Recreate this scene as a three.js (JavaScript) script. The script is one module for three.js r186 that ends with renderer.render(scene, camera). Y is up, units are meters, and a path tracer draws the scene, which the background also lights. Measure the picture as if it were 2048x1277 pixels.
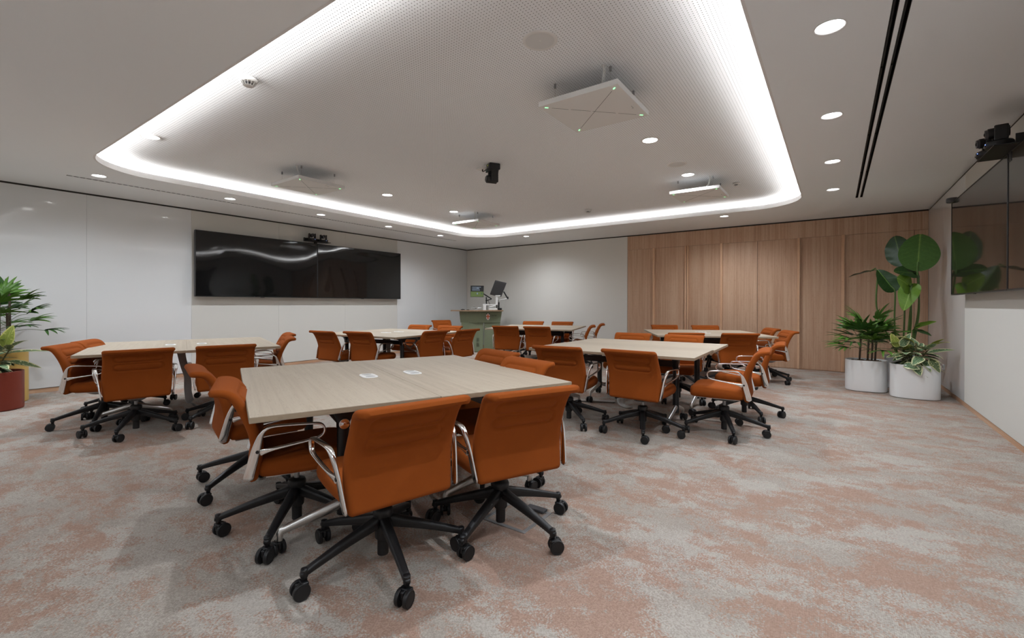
import * as THREE from 'three';
import { RoundedBoxGeometry } from 'three/addons/geometries/RoundedBoxGeometry.js';
import { mergeGeometries } from 'three/addons/utils/BufferGeometryUtils.js';
import { RectAreaLightUniformsLib } from 'three/addons/lights/RectAreaLightUniformsLib.js';

// ---------------------------------------------------------------- camera, exposure, large lights
const W = 2048, H = 1277, F = 913.2074;
const scene = new THREE.Scene();
scene.background = new THREE.Color(0x000000);
const camera = new THREE.PerspectiveCamera(2 * Math.atan(H / 2 / F) * 180 / Math.PI, W / H, 0.05, 60);
camera.setViewOffset(W, H, 0, H / 2 - 611.7809, W, H);          // architectural lens shift
{
  const [yaw, pitch, roll] = [35.2954, -0.1885, 0.1106].map((d) => d * Math.PI / 180);
  const fwd = new THREE.Vector3(-Math.sin(yaw) * Math.cos(pitch), Math.sin(pitch), -Math.cos(yaw) * Math.cos(pitch));
  const right = new THREE.Vector3(Math.cos(yaw), 0, -Math.sin(yaw));
  const up = new THREE.Vector3().crossVectors(right, fwd);
  const c = Math.cos(roll), s = Math.sin(roll);
  const r2 = right.clone().multiplyScalar(c).addScaledVector(up, s), u2 = up.clone().multiplyScalar(c).addScaledVector(right, -s);
  camera.position.set(0, 1.2, 0);
  camera.quaternion.setFromRotationMatrix(new THREE.Matrix4().makeBasis(r2, u2, fwd.clone().negate()));
}
const renderer = new THREE.WebGLRenderer({ antialias: true });
renderer.toneMapping = THREE.LinearToneMapping;
renderer.toneMappingExposure = 0.84;
renderer.shadowMap.enabled = true;
renderer.shadowMap.type = THREE.PCFSoftShadowMap;
RectAreaLightUniformsLib.init();
const DOWNLIGHT = 8.4;      // candela-like strength of one downlight
const COVE = 300;          // brightness of the cove strips
const LAMP = new THREE.Color(.92, .985, 1.06), COVELAMP = new THREE.Color(1.0, 0.99, 0.985);

// ---------------------------------------------------------------- room measures
const XL = -8.689, XR = 1.242, ZB = -10.018, ZF = 2.2, CH = 2.767, CH2 = 2.885;
const COF = { x0: -7.045, x1: -0.405, z0: -8.5, z1: -1.4, r: 0.72 };
const D2R = Math.PI / 180;

// ---------------------------------------------------------------- helpers
function rng(seed) { let a = seed >>> 0; return () => { a = (a + 0x6d2b79f5) | 0; let t = Math.imul(a ^ (a >>> 15), 1 | a); t = (t + Math.imul(t ^ (t >>> 7), 61 | t)) ^ t; return ((t ^ (t >>> 14)) >>> 0) / 4294967296; }; }
const V = (x, y, z) => new THREE.Vector3(x, y, z);
const lerp = (a, b, t) => a + (b - a) * t, clamp = (x, a = 0, b = 1) => Math.min(b, Math.max(a, x));
const smooth = (a, b, x) => { const t = clamp((x - a) / (b - a)); return t * t * (3 - 2 * t); };
const used = new Map();
function numbered(n) { const k = used.get(n) || 0; used.set(n, k + 1); return k ? n + '_' + String(k).padStart(3, '0') : n; }
function shadows(o) { o.castShadow = true; o.receiveShadow = true; return o; }
function thing(name, label, category, [x, y, z] = [0, 0, 0], turn = 0, group) {
  const o = new THREE.Group(); o.name = numbered(name); scene.add(o);
  o.position.set(x, y, z); o.rotation.y = turn; o.userData = { label, category };
  if (group) o.userData.group = group;
  return o;
}
function part(name, geo, mat, parent, label) {
  const m = shadows(new THREE.Mesh(Array.isArray(geo) ? merge(geo) : geo, mat)); m.name = name;
  if (label) m.userData.label = label;
  parent.add(m); return m;
}
function struct(name, geo, mat) { const m = part(name, geo, mat, scene); m.name = numbered(name); m.userData.kind = 'structure'; return m; }
function dup(root, [x, y, z], turn, label, name) {
  const c = root.clone(); c.name = numbered(name || root.name.replace(/_\d{3}$/, '')); scene.add(c);
  c.position.set(x, y, z); c.rotation.y = turn; c.userData = { ...root.userData, label }; return c;
}
function merge(list) {
  const l = list.map((g) => { const q = g.index ? g.toNonIndexed() : g.clone(); for (const k of Object.keys(q.attributes)) if (!['position', 'normal', 'uv'].includes(k)) q.deleteAttribute(k); q.groups = []; return q; });
  return mergeGeometries(l);
}
const box = (w, h, d, x = 0, y = 0, z = 0) => boxUV(new THREE.BoxGeometry(w, h, d).translate(x, y, z));
const rbox = (w, h, d, r, x = 0, y = 0, z = 0, s = 2) => new RoundedBoxGeometry(w, h, d, s, r).translate(x, y, z);
const cyl = (r0, r1, h, x = 0, y = 0, z = 0, n = 20) => new THREE.CylinderGeometry(r0, r1, h, n).translate(x, y, z);
const lathe = (pts, n = 24) => new THREE.LatheGeometry(pts.map((p) => new THREE.Vector2(p[0], p[1])), n);
// uv in metres from position and dominant normal
function boxUV(g) {
  const p = g.attributes.position, n = g.attributes.normal, uv = new Float32Array(p.count * 2);
  for (let i = 0; i < p.count; i++) {
    const ax = Math.abs(n.getX(i)), ay = Math.abs(n.getY(i)), az = Math.abs(n.getZ(i)), x = p.getX(i), y = p.getY(i), z = p.getZ(i);
    if (ay >= ax && ay >= az) { uv[2 * i] = x; uv[2 * i + 1] = z; } else if (ax >= az) { uv[2 * i] = z; uv[2 * i + 1] = y; } else { uv[2 * i] = x; uv[2 * i + 1] = y; }
  }
  g.setAttribute('uv', new THREE.BufferAttribute(uv, 2)); return g;
}
// loft through closed rings of points (all rings the same count), capped
function loft(rings, cap = true) {
  const n = rings[0].length, pos = [], uv = [], idx = [];
  let v = 0;
  rings.forEach((r, j) => {
    if (j) v += r[0].distanceTo(rings[j - 1][0]);
    let u = 0;
    for (let i = 0; i <= n; i++) { const p = r[i % n]; if (i) u += p.distanceTo(r[i - 1]); pos.push(p.x, p.y, p.z); uv.push(u, v); }
  });
  const m = n + 1;
  for (let j = 0; j + 1 < rings.length; j++) for (let i = 0; i < n; i++) { const a = j * m + i, b = a + 1, c = a + m, d = c + 1; idx.push(a, b, d, a, d, c); }
  if (cap) for (const [j, flip] of [[0, true], [rings.length - 1, false]]) {
    const c = rings[j].reduce((s, p) => s.add(p), V(0, 0, 0)).multiplyScalar(1 / n), k = pos.length / 3;
    pos.push(c.x, c.y, c.z); uv.push(0, v);
    for (let i = 0; i < n; i++) { const a = j * m + i, b = a + 1; flip ? idx.push(k, b, a) : idx.push(k, a, b); }
  }
  const g = new THREE.BufferGeometry();
  g.setAttribute('position', new THREE.Float32BufferAttribute(pos, 3)); g.setAttribute('uv', new THREE.Float32BufferAttribute(uv, 2));
  g.setIndex(idx); g.computeVertexNormals();
  // weld the seam normals
  const N = g.attributes.normal;
  for (let j = 0; j < rings.length; j++) { const a = j * m, b = a + n; const q = V(N.getX(a) + N.getX(b), N.getY(a) + N.getY(b), N.getZ(a) + N.getZ(b)).normalize(); N.setXYZ(a, q.x, q.y, q.z); N.setXYZ(b, q.x, q.y, q.z); }
  return g;
}
function tube(points, r, seg = 24, rad = 8, closed = false) { return new THREE.TubeGeometry(new THREE.CatmullRomCurve3(points, closed, 'catmullrom', 0.4), seg, r, rad, closed); }
function bar(a, b, r, n = 10, r1 = r) { const d = b.clone().sub(a), g = new THREE.CylinderGeometry(r1, r, d.length(), n); g.applyQuaternion(new THREE.Quaternion().setFromUnitVectors(V(0, 1, 0), d.clone().normalize())); return g.translate((a.x + b.x) / 2, (a.y + b.y) / 2, (a.z + b.z) / 2); }

// value noise, tileable when given periods
function noise2(seed) {
  const P = new Float32Array(65536), r = rng(seed); for (let i = 0; i < 65536; i++) P[i] = r();
  return (x, y, px = 256, py = 256) => {
    const xi = Math.floor(x), yi = Math.floor(y), fx = x - xi, fy = y - yi, u = fx * fx * (3 - 2 * fx), v = fy * fy * (3 - 2 * fy);
    const x0 = ((xi % px) + px) % px, x1 = (x0 + 1) % px, y0 = ((yi % py) + py) % py, y1 = (y0 + 1) % py;
    const a = P[(y0 << 8) + x0], b = P[(y0 << 8) + x1], c = P[(y1 << 8) + x0], d = P[(y1 << 8) + x1];
    return a + (b - a) * u + (c - a) * v + (a - b - c + d) * u * v;
  };
}
function dataTex(w, h, f, srgb, rep) {
  const d = new Uint8Array(w * h * 4);
  for (let y = 0; y < h; y++) for (let x = 0; x < w; x++) { const c = f(x, y), o = (y * w + x) * 4; if (typeof c === 'number') { d[o] = d[o + 1] = d[o + 2] = c; } else { d[o] = c[0]; d[o + 1] = c[1]; d[o + 2] = c[2]; } d[o + 3] = c[3] ?? 255; }
  const t = new THREE.DataTexture(d, w, h, THREE.RGBAFormat); t.magFilter = THREE.LinearFilter; t.minFilter = THREE.LinearMipmapLinearFilter; t.generateMipmaps = true;
  t.wrapS = t.wrapT = THREE.RepeatWrapping; if (srgb) t.colorSpace = THREE.SRGBColorSpace; if (rep) t.repeat.set(rep[0], rep[1]); t.needsUpdate = true; return t;
}
const mixc = (a, b, t) => [a[0] + (b[0] - a[0]) * t, a[1] + (b[1] - a[1]) * t, a[2] + (b[2] - a[2]) * t];
const byte = (c) => [clamp(c[0], 0, 255), clamp(c[1], 0, 255), clamp(c[2], 0, 255)];

// ---------------------------------------------------------------- materials
const std = (o) => new THREE.MeshStandardMaterial(o), phys = (o) => new THREE.MeshPhysicalMaterial(o);
const col = (r, g, b) => new THREE.Color().setRGB(r, g, b);
const M = {};
{ // carpet: beige loop pile with speckled rust patches
  const n = noise2(11), S = 2048, size = 5.2, hash = noise2(12);
  const f = (x, y, sx, sy) => { const ax = Math.round(size * sx), ay = Math.round(size * sy); return n(x / S * ax, y / S * ay, Math.min(256, ax), Math.min(256, ay)); };
  const beige = [159, 149, 139], pale = [172, 164, 155], rust = [158, 126, 109];
  const t = dataTex(S, S, (x, y) => {
    const wx = x + 30 * (f(x, y, 6, 8) - 0.5) + 18 * (f(x, y, 17, 21) - .5), wy = y + 26 * (f(y, x, 6, 8) - 0.5);
    let a = 0.04 * f(wx, wy, 0.8, 1.0) + 0.24 * f(wx, wy, 2.6, 3.6) + 0.34 * f(wx, wy, 6, 9) + 0.28 * f(wx, wy, 14, 21) + 0.18 * f(wx, wy, 31, 40);
    const cell = hash((x >> 1) * 1.0 + 0.0, (y >> 1) * 1.0), c2 = hash((x >> 1) + 97, (y >> 1) + 31);
    const k = smooth(0.565, 0.605, a + (cell - 0.5) * 0.30), p = smooth(.3, .75, f(wx + 300, wy, 2.6, 5) * .7 + f(wx, wy + 90, 11, 20) * .3 + (c2 - .5) * .3);
    let c = mixc(mixc(beige, pale, p), rust, k * 0.82);
    const loop = ((x & 1) + (y & 1) - 1) * 5 + (c2 - 0.5) * 22;
    return byte([c[0] + loop, c[1] + loop, c[2] + loop]);
  }, true, [1 / size, 1 / size]);
  const b = dataTex(64, 64, (x, y) => { const u = (x % 8) / 8 - .5, v = ((y + (x >> 3 & 1) * 4) % 8) / 8 - .5; return clamp(255 - 560 * (u * u + v * v), 0, 255); }, false, [1 / .05, 1 / .05]);
  M.carpet = std({ map: t, bumpMap: b, bumpScale: 0.002, roughness: 0.97 });
}
function woodTex(seed, c0, c1, c2, { S = 1024, across = 1, along = 1, plank = 0, strength = 1, ringy = .12 }) {
  // grain runs along v; across and along are metres covered
  const n = noise2(seed), r = rng(seed), tones = Array.from({ length: 64 }, () => r());
  return dataTex(S, S, (x, y) => {
    const u = x / S * across, v = y / S * along, per = (q) => Math.max(1, Math.min(256, Math.round(q)));
    const N = (fu, fv) => { const a = per(across * fu), b = per(along * fv); return n(x / S * a, y / S * b, a, b); };
    const band = plank ? tones[Math.floor(u / plank) % 64] : 0.5;
    const warp = N(5, .9) * 1.6 + N(13, 2) * 0.5;
    const rings = 0.5 + 0.5 * Math.sin((u * 30 + warp * 4) * 1.7 + band * 9);
    let k = ringy * rings + 0.30 * N(46, .8) + 0.24 * N(150, 2.2) + 0.14 * N(240, 9) + 0.20 * N(11, .7) + (.12 - ringy) * .5;
    k = clamp((k - 0.5) * strength + 0.5 + (band - .5) * 0.35);
    let c = k < 0.5 ? mixc(c0, c1, k * 2) : mixc(c1, c2, k * 2 - 1);
    const pore = N(230, 26) > 0.80 ? -7 : 0;
    return byte([c[0] + pore, c[1] + pore, c[2] + pore]);
  }, true, [1 / across, 1 / along]);
}
const ash = woodTex(5, [157, 143, 125], [174, 160, 141], [185, 173, 155], { across: 0.85, along: 1.7, plank: 0.2125, strength: 0.95, ringy: .14 });
M.ash = std({ map: ash, roughness: 0.5 });
const ashEdge = ash.clone(); ashEdge.rotation = Math.PI / 2; ashEdge.needsUpdate = true;
M.ashEdge = std({ map: ashEdge, color: col(.80, .74, .66), roughness: 0.55 });
const oak = woodTex(23, [182, 144, 116], [202, 166, 138], [215, 185, 158], { across: 1.3, along: 2.6, strength: 1.5, ringy: .03 });
M.oak = std({ map: oak, roughness: 0.5 });
M.oakB = std({ map: (() => { const t = oak.clone(); t.offset.set(.37, .21); t.needsUpdate = true; return t; })(), color: col(.95, .94, .93), roughness: 0.5 });
M.oakC = std({ map: (() => { const t = oak.clone(); t.offset.set(.71, .55); t.needsUpdate = true; return t; })(), color: col(1.0, .99, .98), roughness: 0.5 });
M.batten = std({ map: oak, color: col(1.18, 1.13, 1.05), roughness: 0.5 });
M.skirting = std({ map: (() => { const t = oak.clone(); t.rotation = Math.PI / 2; t.needsUpdate = true; return t; })(), color: col(.98, .93, .88), roughness: 0.55 });
M.ceiling = std({ color: col(.87, .89, .90), roughness: 0.95 });
M.lip = std({ color: col(.80, .785, .77), roughness: 0.9 });
{
  const S = 64;   // one hole of the square grid, repeated every 22.2 mm
  const hole = (x, y) => Math.hypot(x - S / 2, y - S / 2) / S;
  const t = dataTex(S, S, (x, y) => { const d = hole(x, y), k = smooth(.125, .16, d); return mixc([132, 132, 132], [244, 246, 248], k); }, true, [1 / .0222, 1 / .0222]);
  const b = dataTex(S, S, (x, y) => 255 * smooth(.11, .17, hole(x, y)), false, [1 / .0222, 1 / .0222]);
  M.perforated = std({ map: t, bumpMap: b, bumpScale: 0.003, roughness: 0.92 });
}
const weave = dataTex(64, 64, (x, y) => { const a = ((x >> 2) + (y >> 2)) & 1; return a ? 90 + 60 * Math.sin((x & 3) / 3 * Math.PI) : 150 + 60 * Math.sin((y & 3) / 3 * Math.PI); }, false, [1 / .02, 1 / .02]);
M.pinboard = std({ color: col(.68, .665, .62), roughness: 0.95, bumpMap: weave, bumpScale: 0.0006 });
M.paint = std({ color: col(.78, .76, .71), roughness: 0.9 });
M.paintPlain = std({ color: col(.62, .61, .59), roughness: 0.9 });
M.whiteboard = phys({ color: col(.76, .77, .77), roughness: 0.5, clearcoat: 1, clearcoatRoughness: 0.06 });
M.gap = std({ color: col(.035, .03, .026), roughness: 0.8 });
M.orange = phys({ color: col(.275, .064, .009), roughness: 1, specularIntensity: .35, sheen: 0.06, sheenRoughness: 0.6, sheenColor: col(.9, .45, .2), bumpMap: weave, bumpScale: 0.0007 });
M.blackPlastic = std({ color: col(.006, .0062, .0072), roughness: 0.46 });
M.blackRubber = std({ color: col(.006, .006, .0068), roughness: 0.5 });
M.blackMetal = std({ color: col(.006, .006, .0066), roughness: 0.42 });
M.chrome = std({ color: col(.83, .82, .81), roughness: 0.13, metalness: 1 });
M.steel = std({ color: col(.62, .61, .59), roughness: 0.3, metalness: 1 });
M.greyMetal = std({ color: col(.34, .34, .34), roughness: 0.45, metalness: 0.7 });
M.white = std({ color: col(.78, .77, .75), roughness: 0.5 });
M.whiteGloss = phys({ color: col(.88, .885, .885), roughness: 0.35, clearcoat: 0.4, clearcoatRoughness: 0.15 });
M.greyPlastic = std({ color: col(.36, .36, .35), roughness: 0.55 });
M.darkGrey = std({ color: col(.06, .06, .065), roughness: 0.5 });
M.sleeve = std({ color: col(.42, .41, .40), roughness: 0.9 });
M.green = std({ color: col(.175, .205, .125), roughness: 0.6 });
M.greenDark = std({ color: col(.03, .035, .025), roughness: 0.7 });
M.screen = phys({ color: col(.004, .004, .0042), roughness: 0.35, specularIntensity: .12, clearcoat: 1, clearcoatRoughness: 0.045 });
M.lens = std({ color: col(.01, .01, .012), roughness: 0.06 });
const glow = (r, g, b, k) => std({ color: 0x000000, emissive: col(r, g, b), emissiveIntensity: k, roughness: 1 });
M.lampGlow = glow(1, .99, .975, 18);
M.stripGlow = glow(1, .955, .91, 4);
M.greenLed = glow(.25, 1, .35, 3.2);
M.blueLed = glow(.25, .4, 1, 2.5);
M.yellowLed = glow(.75, .8, .1, .8);

// ---------------------------------------------------------------- the setting
{
  struct('floor', box(XR - XL + .4, .1, ZF - ZB + .4, (XL + XR) / 2, -.05, (ZF + ZB) / 2), M.carpet);
  const rr = (x0, z0, x1, z1, r, Cls) => { // rounded rectangle in (x, z)
    const s = new Cls();
    s.moveTo(x0 + r, z0); s.lineTo(x1 - r, z0); s.absarc(x1 - r, z0 + r, r, -Math.PI / 2, 0, false); s.lineTo(x1, z1 - r); s.absarc(x1 - r, z1 - r, r, 0, Math.PI / 2, false);
    s.lineTo(x0 + r, z1); s.absarc(x0 + r, z1 - r, r, Math.PI / 2, Math.PI, false); s.lineTo(x0, z0 + r); s.absarc(x0 + r, z0 + r, r, Math.PI, Math.PI * 1.5, false); return s;
  };
  const flat = (shape, y, h, seg = 20) => { // plan shape in (x, z) extruded upwards from y
    const g = new THREE.ExtrudeGeometry(shape, { depth: h, bevelEnabled: false, curveSegments: seg });
    g.rotateX(Math.PI / 2); g.translate(0, y + h, 0); return boxUV(g);
  };
  const rect = (x0, z0, x1, z1, Cls) => { const s = new Cls(); s.moveTo(x0, z0); s.lineTo(x1, z0); s.lineTo(x1, z1); s.lineTo(x0, z1); s.closePath(); return s; };
  const circ = (x, z, r) => { const s = new THREE.Path(); s.absarc(x, z, r, 0, Math.PI * 2, true); return s; };
  const soffit = rect(XL - .2, ZB - .2, XR + .2, ZF + .2, THREE.Shape);
  soffit.holes.push(rr(COF.x0 - .009, COF.z0 - .009, COF.x1 + .009, COF.z1 + .009, COF.r + .009, THREE.Path));
  SOFFIT_LAMPS().forEach(([x, z]) => soffit.holes.push(circ(x, z, .073)));
  const slots = [[.236, -8.37, .266, 2.0], [.288, -8.36, .318, 2.0], [-7.69, -8.43, -7.638, -1.41]];
  slots.forEach(([a, b, c, d]) => soffit.holes.push(rect(a, b, c, d, THREE.Path)));
  struct('ceiling', flat(soffit, CH, .02, 24), M.ceiling);
  // upstand lip round the coffer, outer cove wall, raised perforated ceiling
  const lip = rr(COF.x0 - .018, COF.z0 - .018, COF.x1 + .018, COF.z1 + .018, COF.r + .018, THREE.Shape); lip.holes.push(rr(COF.x0, COF.z0, COF.x1, COF.z1, COF.r, THREE.Path));
  struct('coffer_lip', flat(lip, CH - .001, .063, 40), M.lip).userData.label = 'pale upstand lip round the rounded ceiling recess';
  const o = .26, cw = rr(COF.x0 - o - .03, COF.z0 - o - .03, COF.x1 + o + .03, COF.z1 + o + .03, COF.r + o + .03, THREE.Shape); cw.holes.push(rr(COF.x0 - o, COF.z0 - o, COF.x1 + o, COF.z1 + o, COF.r + o, THREE.Path));
  struct('cove_wall', flat(cw, CH + .02, CH2 - CH - .02, 24), M.lip);
  struct('raised_ceiling', flat(rect(COF.x0 - .35, COF.z0 - .35, COF.x1 + .35, COF.z1 + .35, THREE.Shape), CH2, .02), M.perforated);
  struct('ceiling_slab', box(XR - XL + .4, .1, ZF - ZB + .4, (XL + XR) / 2, CH2 + .18, (ZF + ZB) / 2), M.gap);
  // air slots
  const sl = (s, label, grille) => {
    const [a, b, c, d] = s, w = c - a, L = d - b, t = thing('air_slot', label, 'vent', [(a + c) / 2, CH, (b + d) / 2], 0, undefined);
    part('trough', [box(w, .004, L, 0, .07, 0), box(.003, .07, L, -w / 2 + .0015, .035, 0), box(.003, .07, L, w / 2 - .0015, .035, 0), box(w, .07, .003, 0, .035, -L / 2 + .0015), box(w, .07, .003, 0, .035, L / 2 - .0015)], M.blackMetal, t);
    if (grille) {
      const gs = [box(.012, .006, L, 0, .005, 0)]; for (let z = -L / 2; z < L / 2; z += .06) gs.push(box(w, .006, .016, 0, .005, z));
      const g = part('grille_bars', gs, M.ceiling, t); g.userData.kind = 'stuff';
    } else for (let z = -L / 2 + .75; z < L / 2 - .2; z += 1.49) { part('blade', rbox(w * .35, .012, 1.44, .003, -w * .12, .022, z), M.blackPlastic, t); }
    return t;
  };
  sl(slots[0], 'long black ceiling air slot, left one of the pair beside the right wall', false);
  sl(slots[1], 'long black ceiling air slot, right one of the pair beside the right wall', false);
  sl(slots[2], 'thin perforated air grille in the ceiling along the left wall', true);
  // walls: backing, skirting, shadow gap, lining panels
  const top = CH - .024;
  struct('wall_left', box(.15, CH + .02, ZF - ZB + .3, XL - .02 - .075, CH / 2, (ZF + ZB) / 2), M.paintPlain);
  struct('wall_right', box(.15, CH + .02, ZF - ZB + .3, XR + .02 + .075, CH / 2, (ZF + ZB) / 2), M.paintPlain);
  struct('wall_back', box(XR - XL + .3, CH + .02, .15, (XL + XR) / 2, CH / 2, ZB - .02 - .075), M.paintPlain);
  struct('wall_front', box(XR - XL + .3, CH + .02, .15, (XL + XR) / 2, CH / 2, ZF + .075), M.paintPlain);
  struct('trim_1', box(.012, .03, ZF - ZB, XL - .014, CH - .015, (ZF + ZB) / 2), M.gap);
  struct('trim_2', box(.012, .03, ZF - ZB, XR + .014, CH - .015, (ZF + ZB) / 2), M.gap);
  struct('trim_3', box(XR - XL, .03, .012, (XL + XR) / 2, CH - .015, ZB - .014), M.gap);
  struct('baseboard_left', [box(.012, .052, ZF - ZB, XL - .014, .026, (ZF + ZB) / 2)], M.skirting);
  struct('baseboard_right', [box(.012, .052, ZF - ZB, XR + .014, .026, (ZF + ZB) / 2)], M.skirting);
  struct('baseboard_back', [box(XR - XL, .052, .012, (XL + XR) / 2, .026, ZB - .014)], M.skirting);
  const yb = .060, hh = top - yb, ym = (top + yb) / 2, g = .0006;
  const wl = scene.getObjectByName('wall_left'), wr = scene.getObjectByName('wall_right'), wb = scene.getObjectByName('wall_back');
  const side = (x, sgn, z0, z1, mat, parent, name) => { const p = part(name, boxUV(rbox(.019, hh, z1 - z0 - 2 * g, .0015, x + sgn * .0095, ym, (z0 + z1) / 2, 1)), mat, parent); return p; };
  for (const [a, b, m] of [[-.505, 2.2, 0], [-1.805, -.505, 0], [-3.1, -1.805, 0], [-4.55, -3.1, 1], [-6.0, -4.55, 1], [-7.45, -6.0, 1], [-8.75, -7.45, 0], [ZB, -8.75, 0]])
    side(XL, -1, a, b, m ? M.pinboard : M.whiteboard, wl, m ? 'fabric_panel' : 'whiteboard_panel');
  for (const [a, b, m] of [[ZB, -8.75, 0], [-8.75, -7.45, 0], [-7.45, -5.28, 1], [-5.28, -3.11, 1], [-3.11, -1.8, 0], [-1.8, -.5, 0], [-.5, 2.2, 0]])
    side(XR, 1, a, b, m ? M.pinboard : M.whiteboard, wr, m ? 'fabric_panel' : 'whiteboard_panel');
  part('painted_panel', boxUV(rbox(-3.87 - XL - .004, hh, .019, .0015, (XL - 3.87) / 2, ym, ZB - .0095, 1)), M.paint, wb);
  part('panel_backing', box(XR + 3.87, top - .01, .004, (XR - 3.87) / 2, (top + .01) / 2, ZB - .0195), M.gap, wb);
  const xs = [-3.87, -3.256, -2.56, -1.88, -1.238, -.556, .109, 1.066, XR], wy = 2.437;
  xs.slice(0, -1).forEach((x, i) => part('wood_panel', boxUV(rbox(xs[i + 1] - x - .006, wy - .012 - .002, .019, .001, (x + xs[i + 1]) / 2, (wy + .012) / 2 - .001, ZB - .0095, 1)), [M.oak, M.oakB, M.oakC][(i * 2) % 3], wb));
  [[-3.87, -1.3], [-1.3, XR]].forEach(([a, b], i) => part('wood_panel', boxUV(rbox(b - a - .002, top - wy - .002, .019, .001, (a + b) / 2, (top + wy) / 2, ZB - .0095, 1)), i ? M.oak : M.oakC, wb));
  [[-3.256, .042], [-2.56, .034, -.020], [-2.56, .03, .022], [-1.88, .042], [-.556, .036], [.109, .046]].forEach(([x, w, o = 0]) => part('batten', boxUV(rbox(w, wy - .012, .052, .002, x + o, wy / 2 + .005, ZB + .026, 1)), M.batten, wb));
}
function SOFFIT_LAMPS() {
  const a = [];
  for (const z of [-7.595, -6.11, -4.62, -3.14, -1.65, -.16, 1.33]) { a.push([-.03, z, 'right']); a.push([-7.395, z, 'left']); }
  for (const x of [-5.83, -1.614]) { a.push([x, -8.80, 'back']); a.push([x, 1.6, 'front']); }
  a.push([-3.72, 1.6, 'front']); return a;
}

// ---------------------------------------------------------------- ceiling fittings
{ // cove strips: glowing strip in the trough with an area light of the same size
  const y = CH + .036, o = .15;
  const seg = [], r = COF.r + o;
  const add = (ax, az, bx, bz, nx, nz) => seg.push({ a: V(ax, y, az), b: V(bx, y, bz), n: V(nx, 0, nz) });
  add(COF.x0 + COF.r, COF.z1 + o, COF.x1 - COF.r, COF.z1 + o, 0, -1);
  add(COF.x0 + COF.r, COF.z0 - o, COF.x1 - COF.r, COF.z0 - o, 0, 1);
  add(COF.x0 - o, COF.z0 + COF.r, COF.x0 - o, COF.z1 - COF.r, 1, 0);
  add(COF.x1 + o, COF.z0 + COF.r, COF.x1 + o, COF.z1 - COF.r, -1, 0);
  for (const [cx, cz, a0] of [[COF.x1 - COF.r, COF.z1 - COF.r, 0], [COF.x0 + COF.r, COF.z1 - COF.r, 90], [COF.x0 + COF.r, COF.z0 + COF.r, 180], [COF.x1 - COF.r, COF.z0 + COF.r, 270]])
    for (let k = 0; k < 4; k++) { const p = (q) => [cx + Math.cos(q * D2R) * r, cz + Math.sin(q * D2R) * r], q0 = a0 + k * 22.5, q1 = q0 + 22.5, m = (q0 + q1) / 2, A = p(q0), B = p(q1); add(...A, ...B, -Math.cos(m * D2R), -Math.sin(m * D2R)); }
  const t = thing('cove_light', 'continuous warm white light strip hidden behind the lip of the ceiling recess', 'light', [0, 0, 0]);
  seg.forEach(({ a, b, n }) => {
    const d = b.clone().sub(a), L = d.length(), c = a.clone().add(b).multiplyScalar(.5), dir = n.clone().multiplyScalar(.75).add(V(0, .66, 0)).normalize();
    const g = new THREE.BoxGeometry(L, .004, .016), q = new THREE.Quaternion().setFromRotationMatrix(new THREE.Matrix4().makeBasis(d.clone().normalize(), dir, d.clone().normalize().cross(dir)));
    g.applyQuaternion(q).translate(c.x, c.y + .008, c.z);
    part('light_strip', g, M.stripGlow, t);
    const l = new THREE.RectAreaLight(COVELAMP, COVE, L, .016); l.position.copy(c).addScaledVector(dir, .004).add(V(0, .008, 0)); l.lookAt(l.position.clone().add(dir)); scene.add(l);
  });
}
function spot(x, y, z, k = 1) {
  const s = new THREE.SpotLight(LAMP, DOWNLIGHT * k, 0, 78 * D2R, 0.9, 2); s.position.set(x, y, z); s.target.position.set(x, 0, z);
  s.castShadow = true; s.shadow.radius = 1.1; s.shadow.mapSize.set(1024, 1024); s.shadow.bias = -0.0004; scene.add(s, s.target); return s;
}
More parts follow.
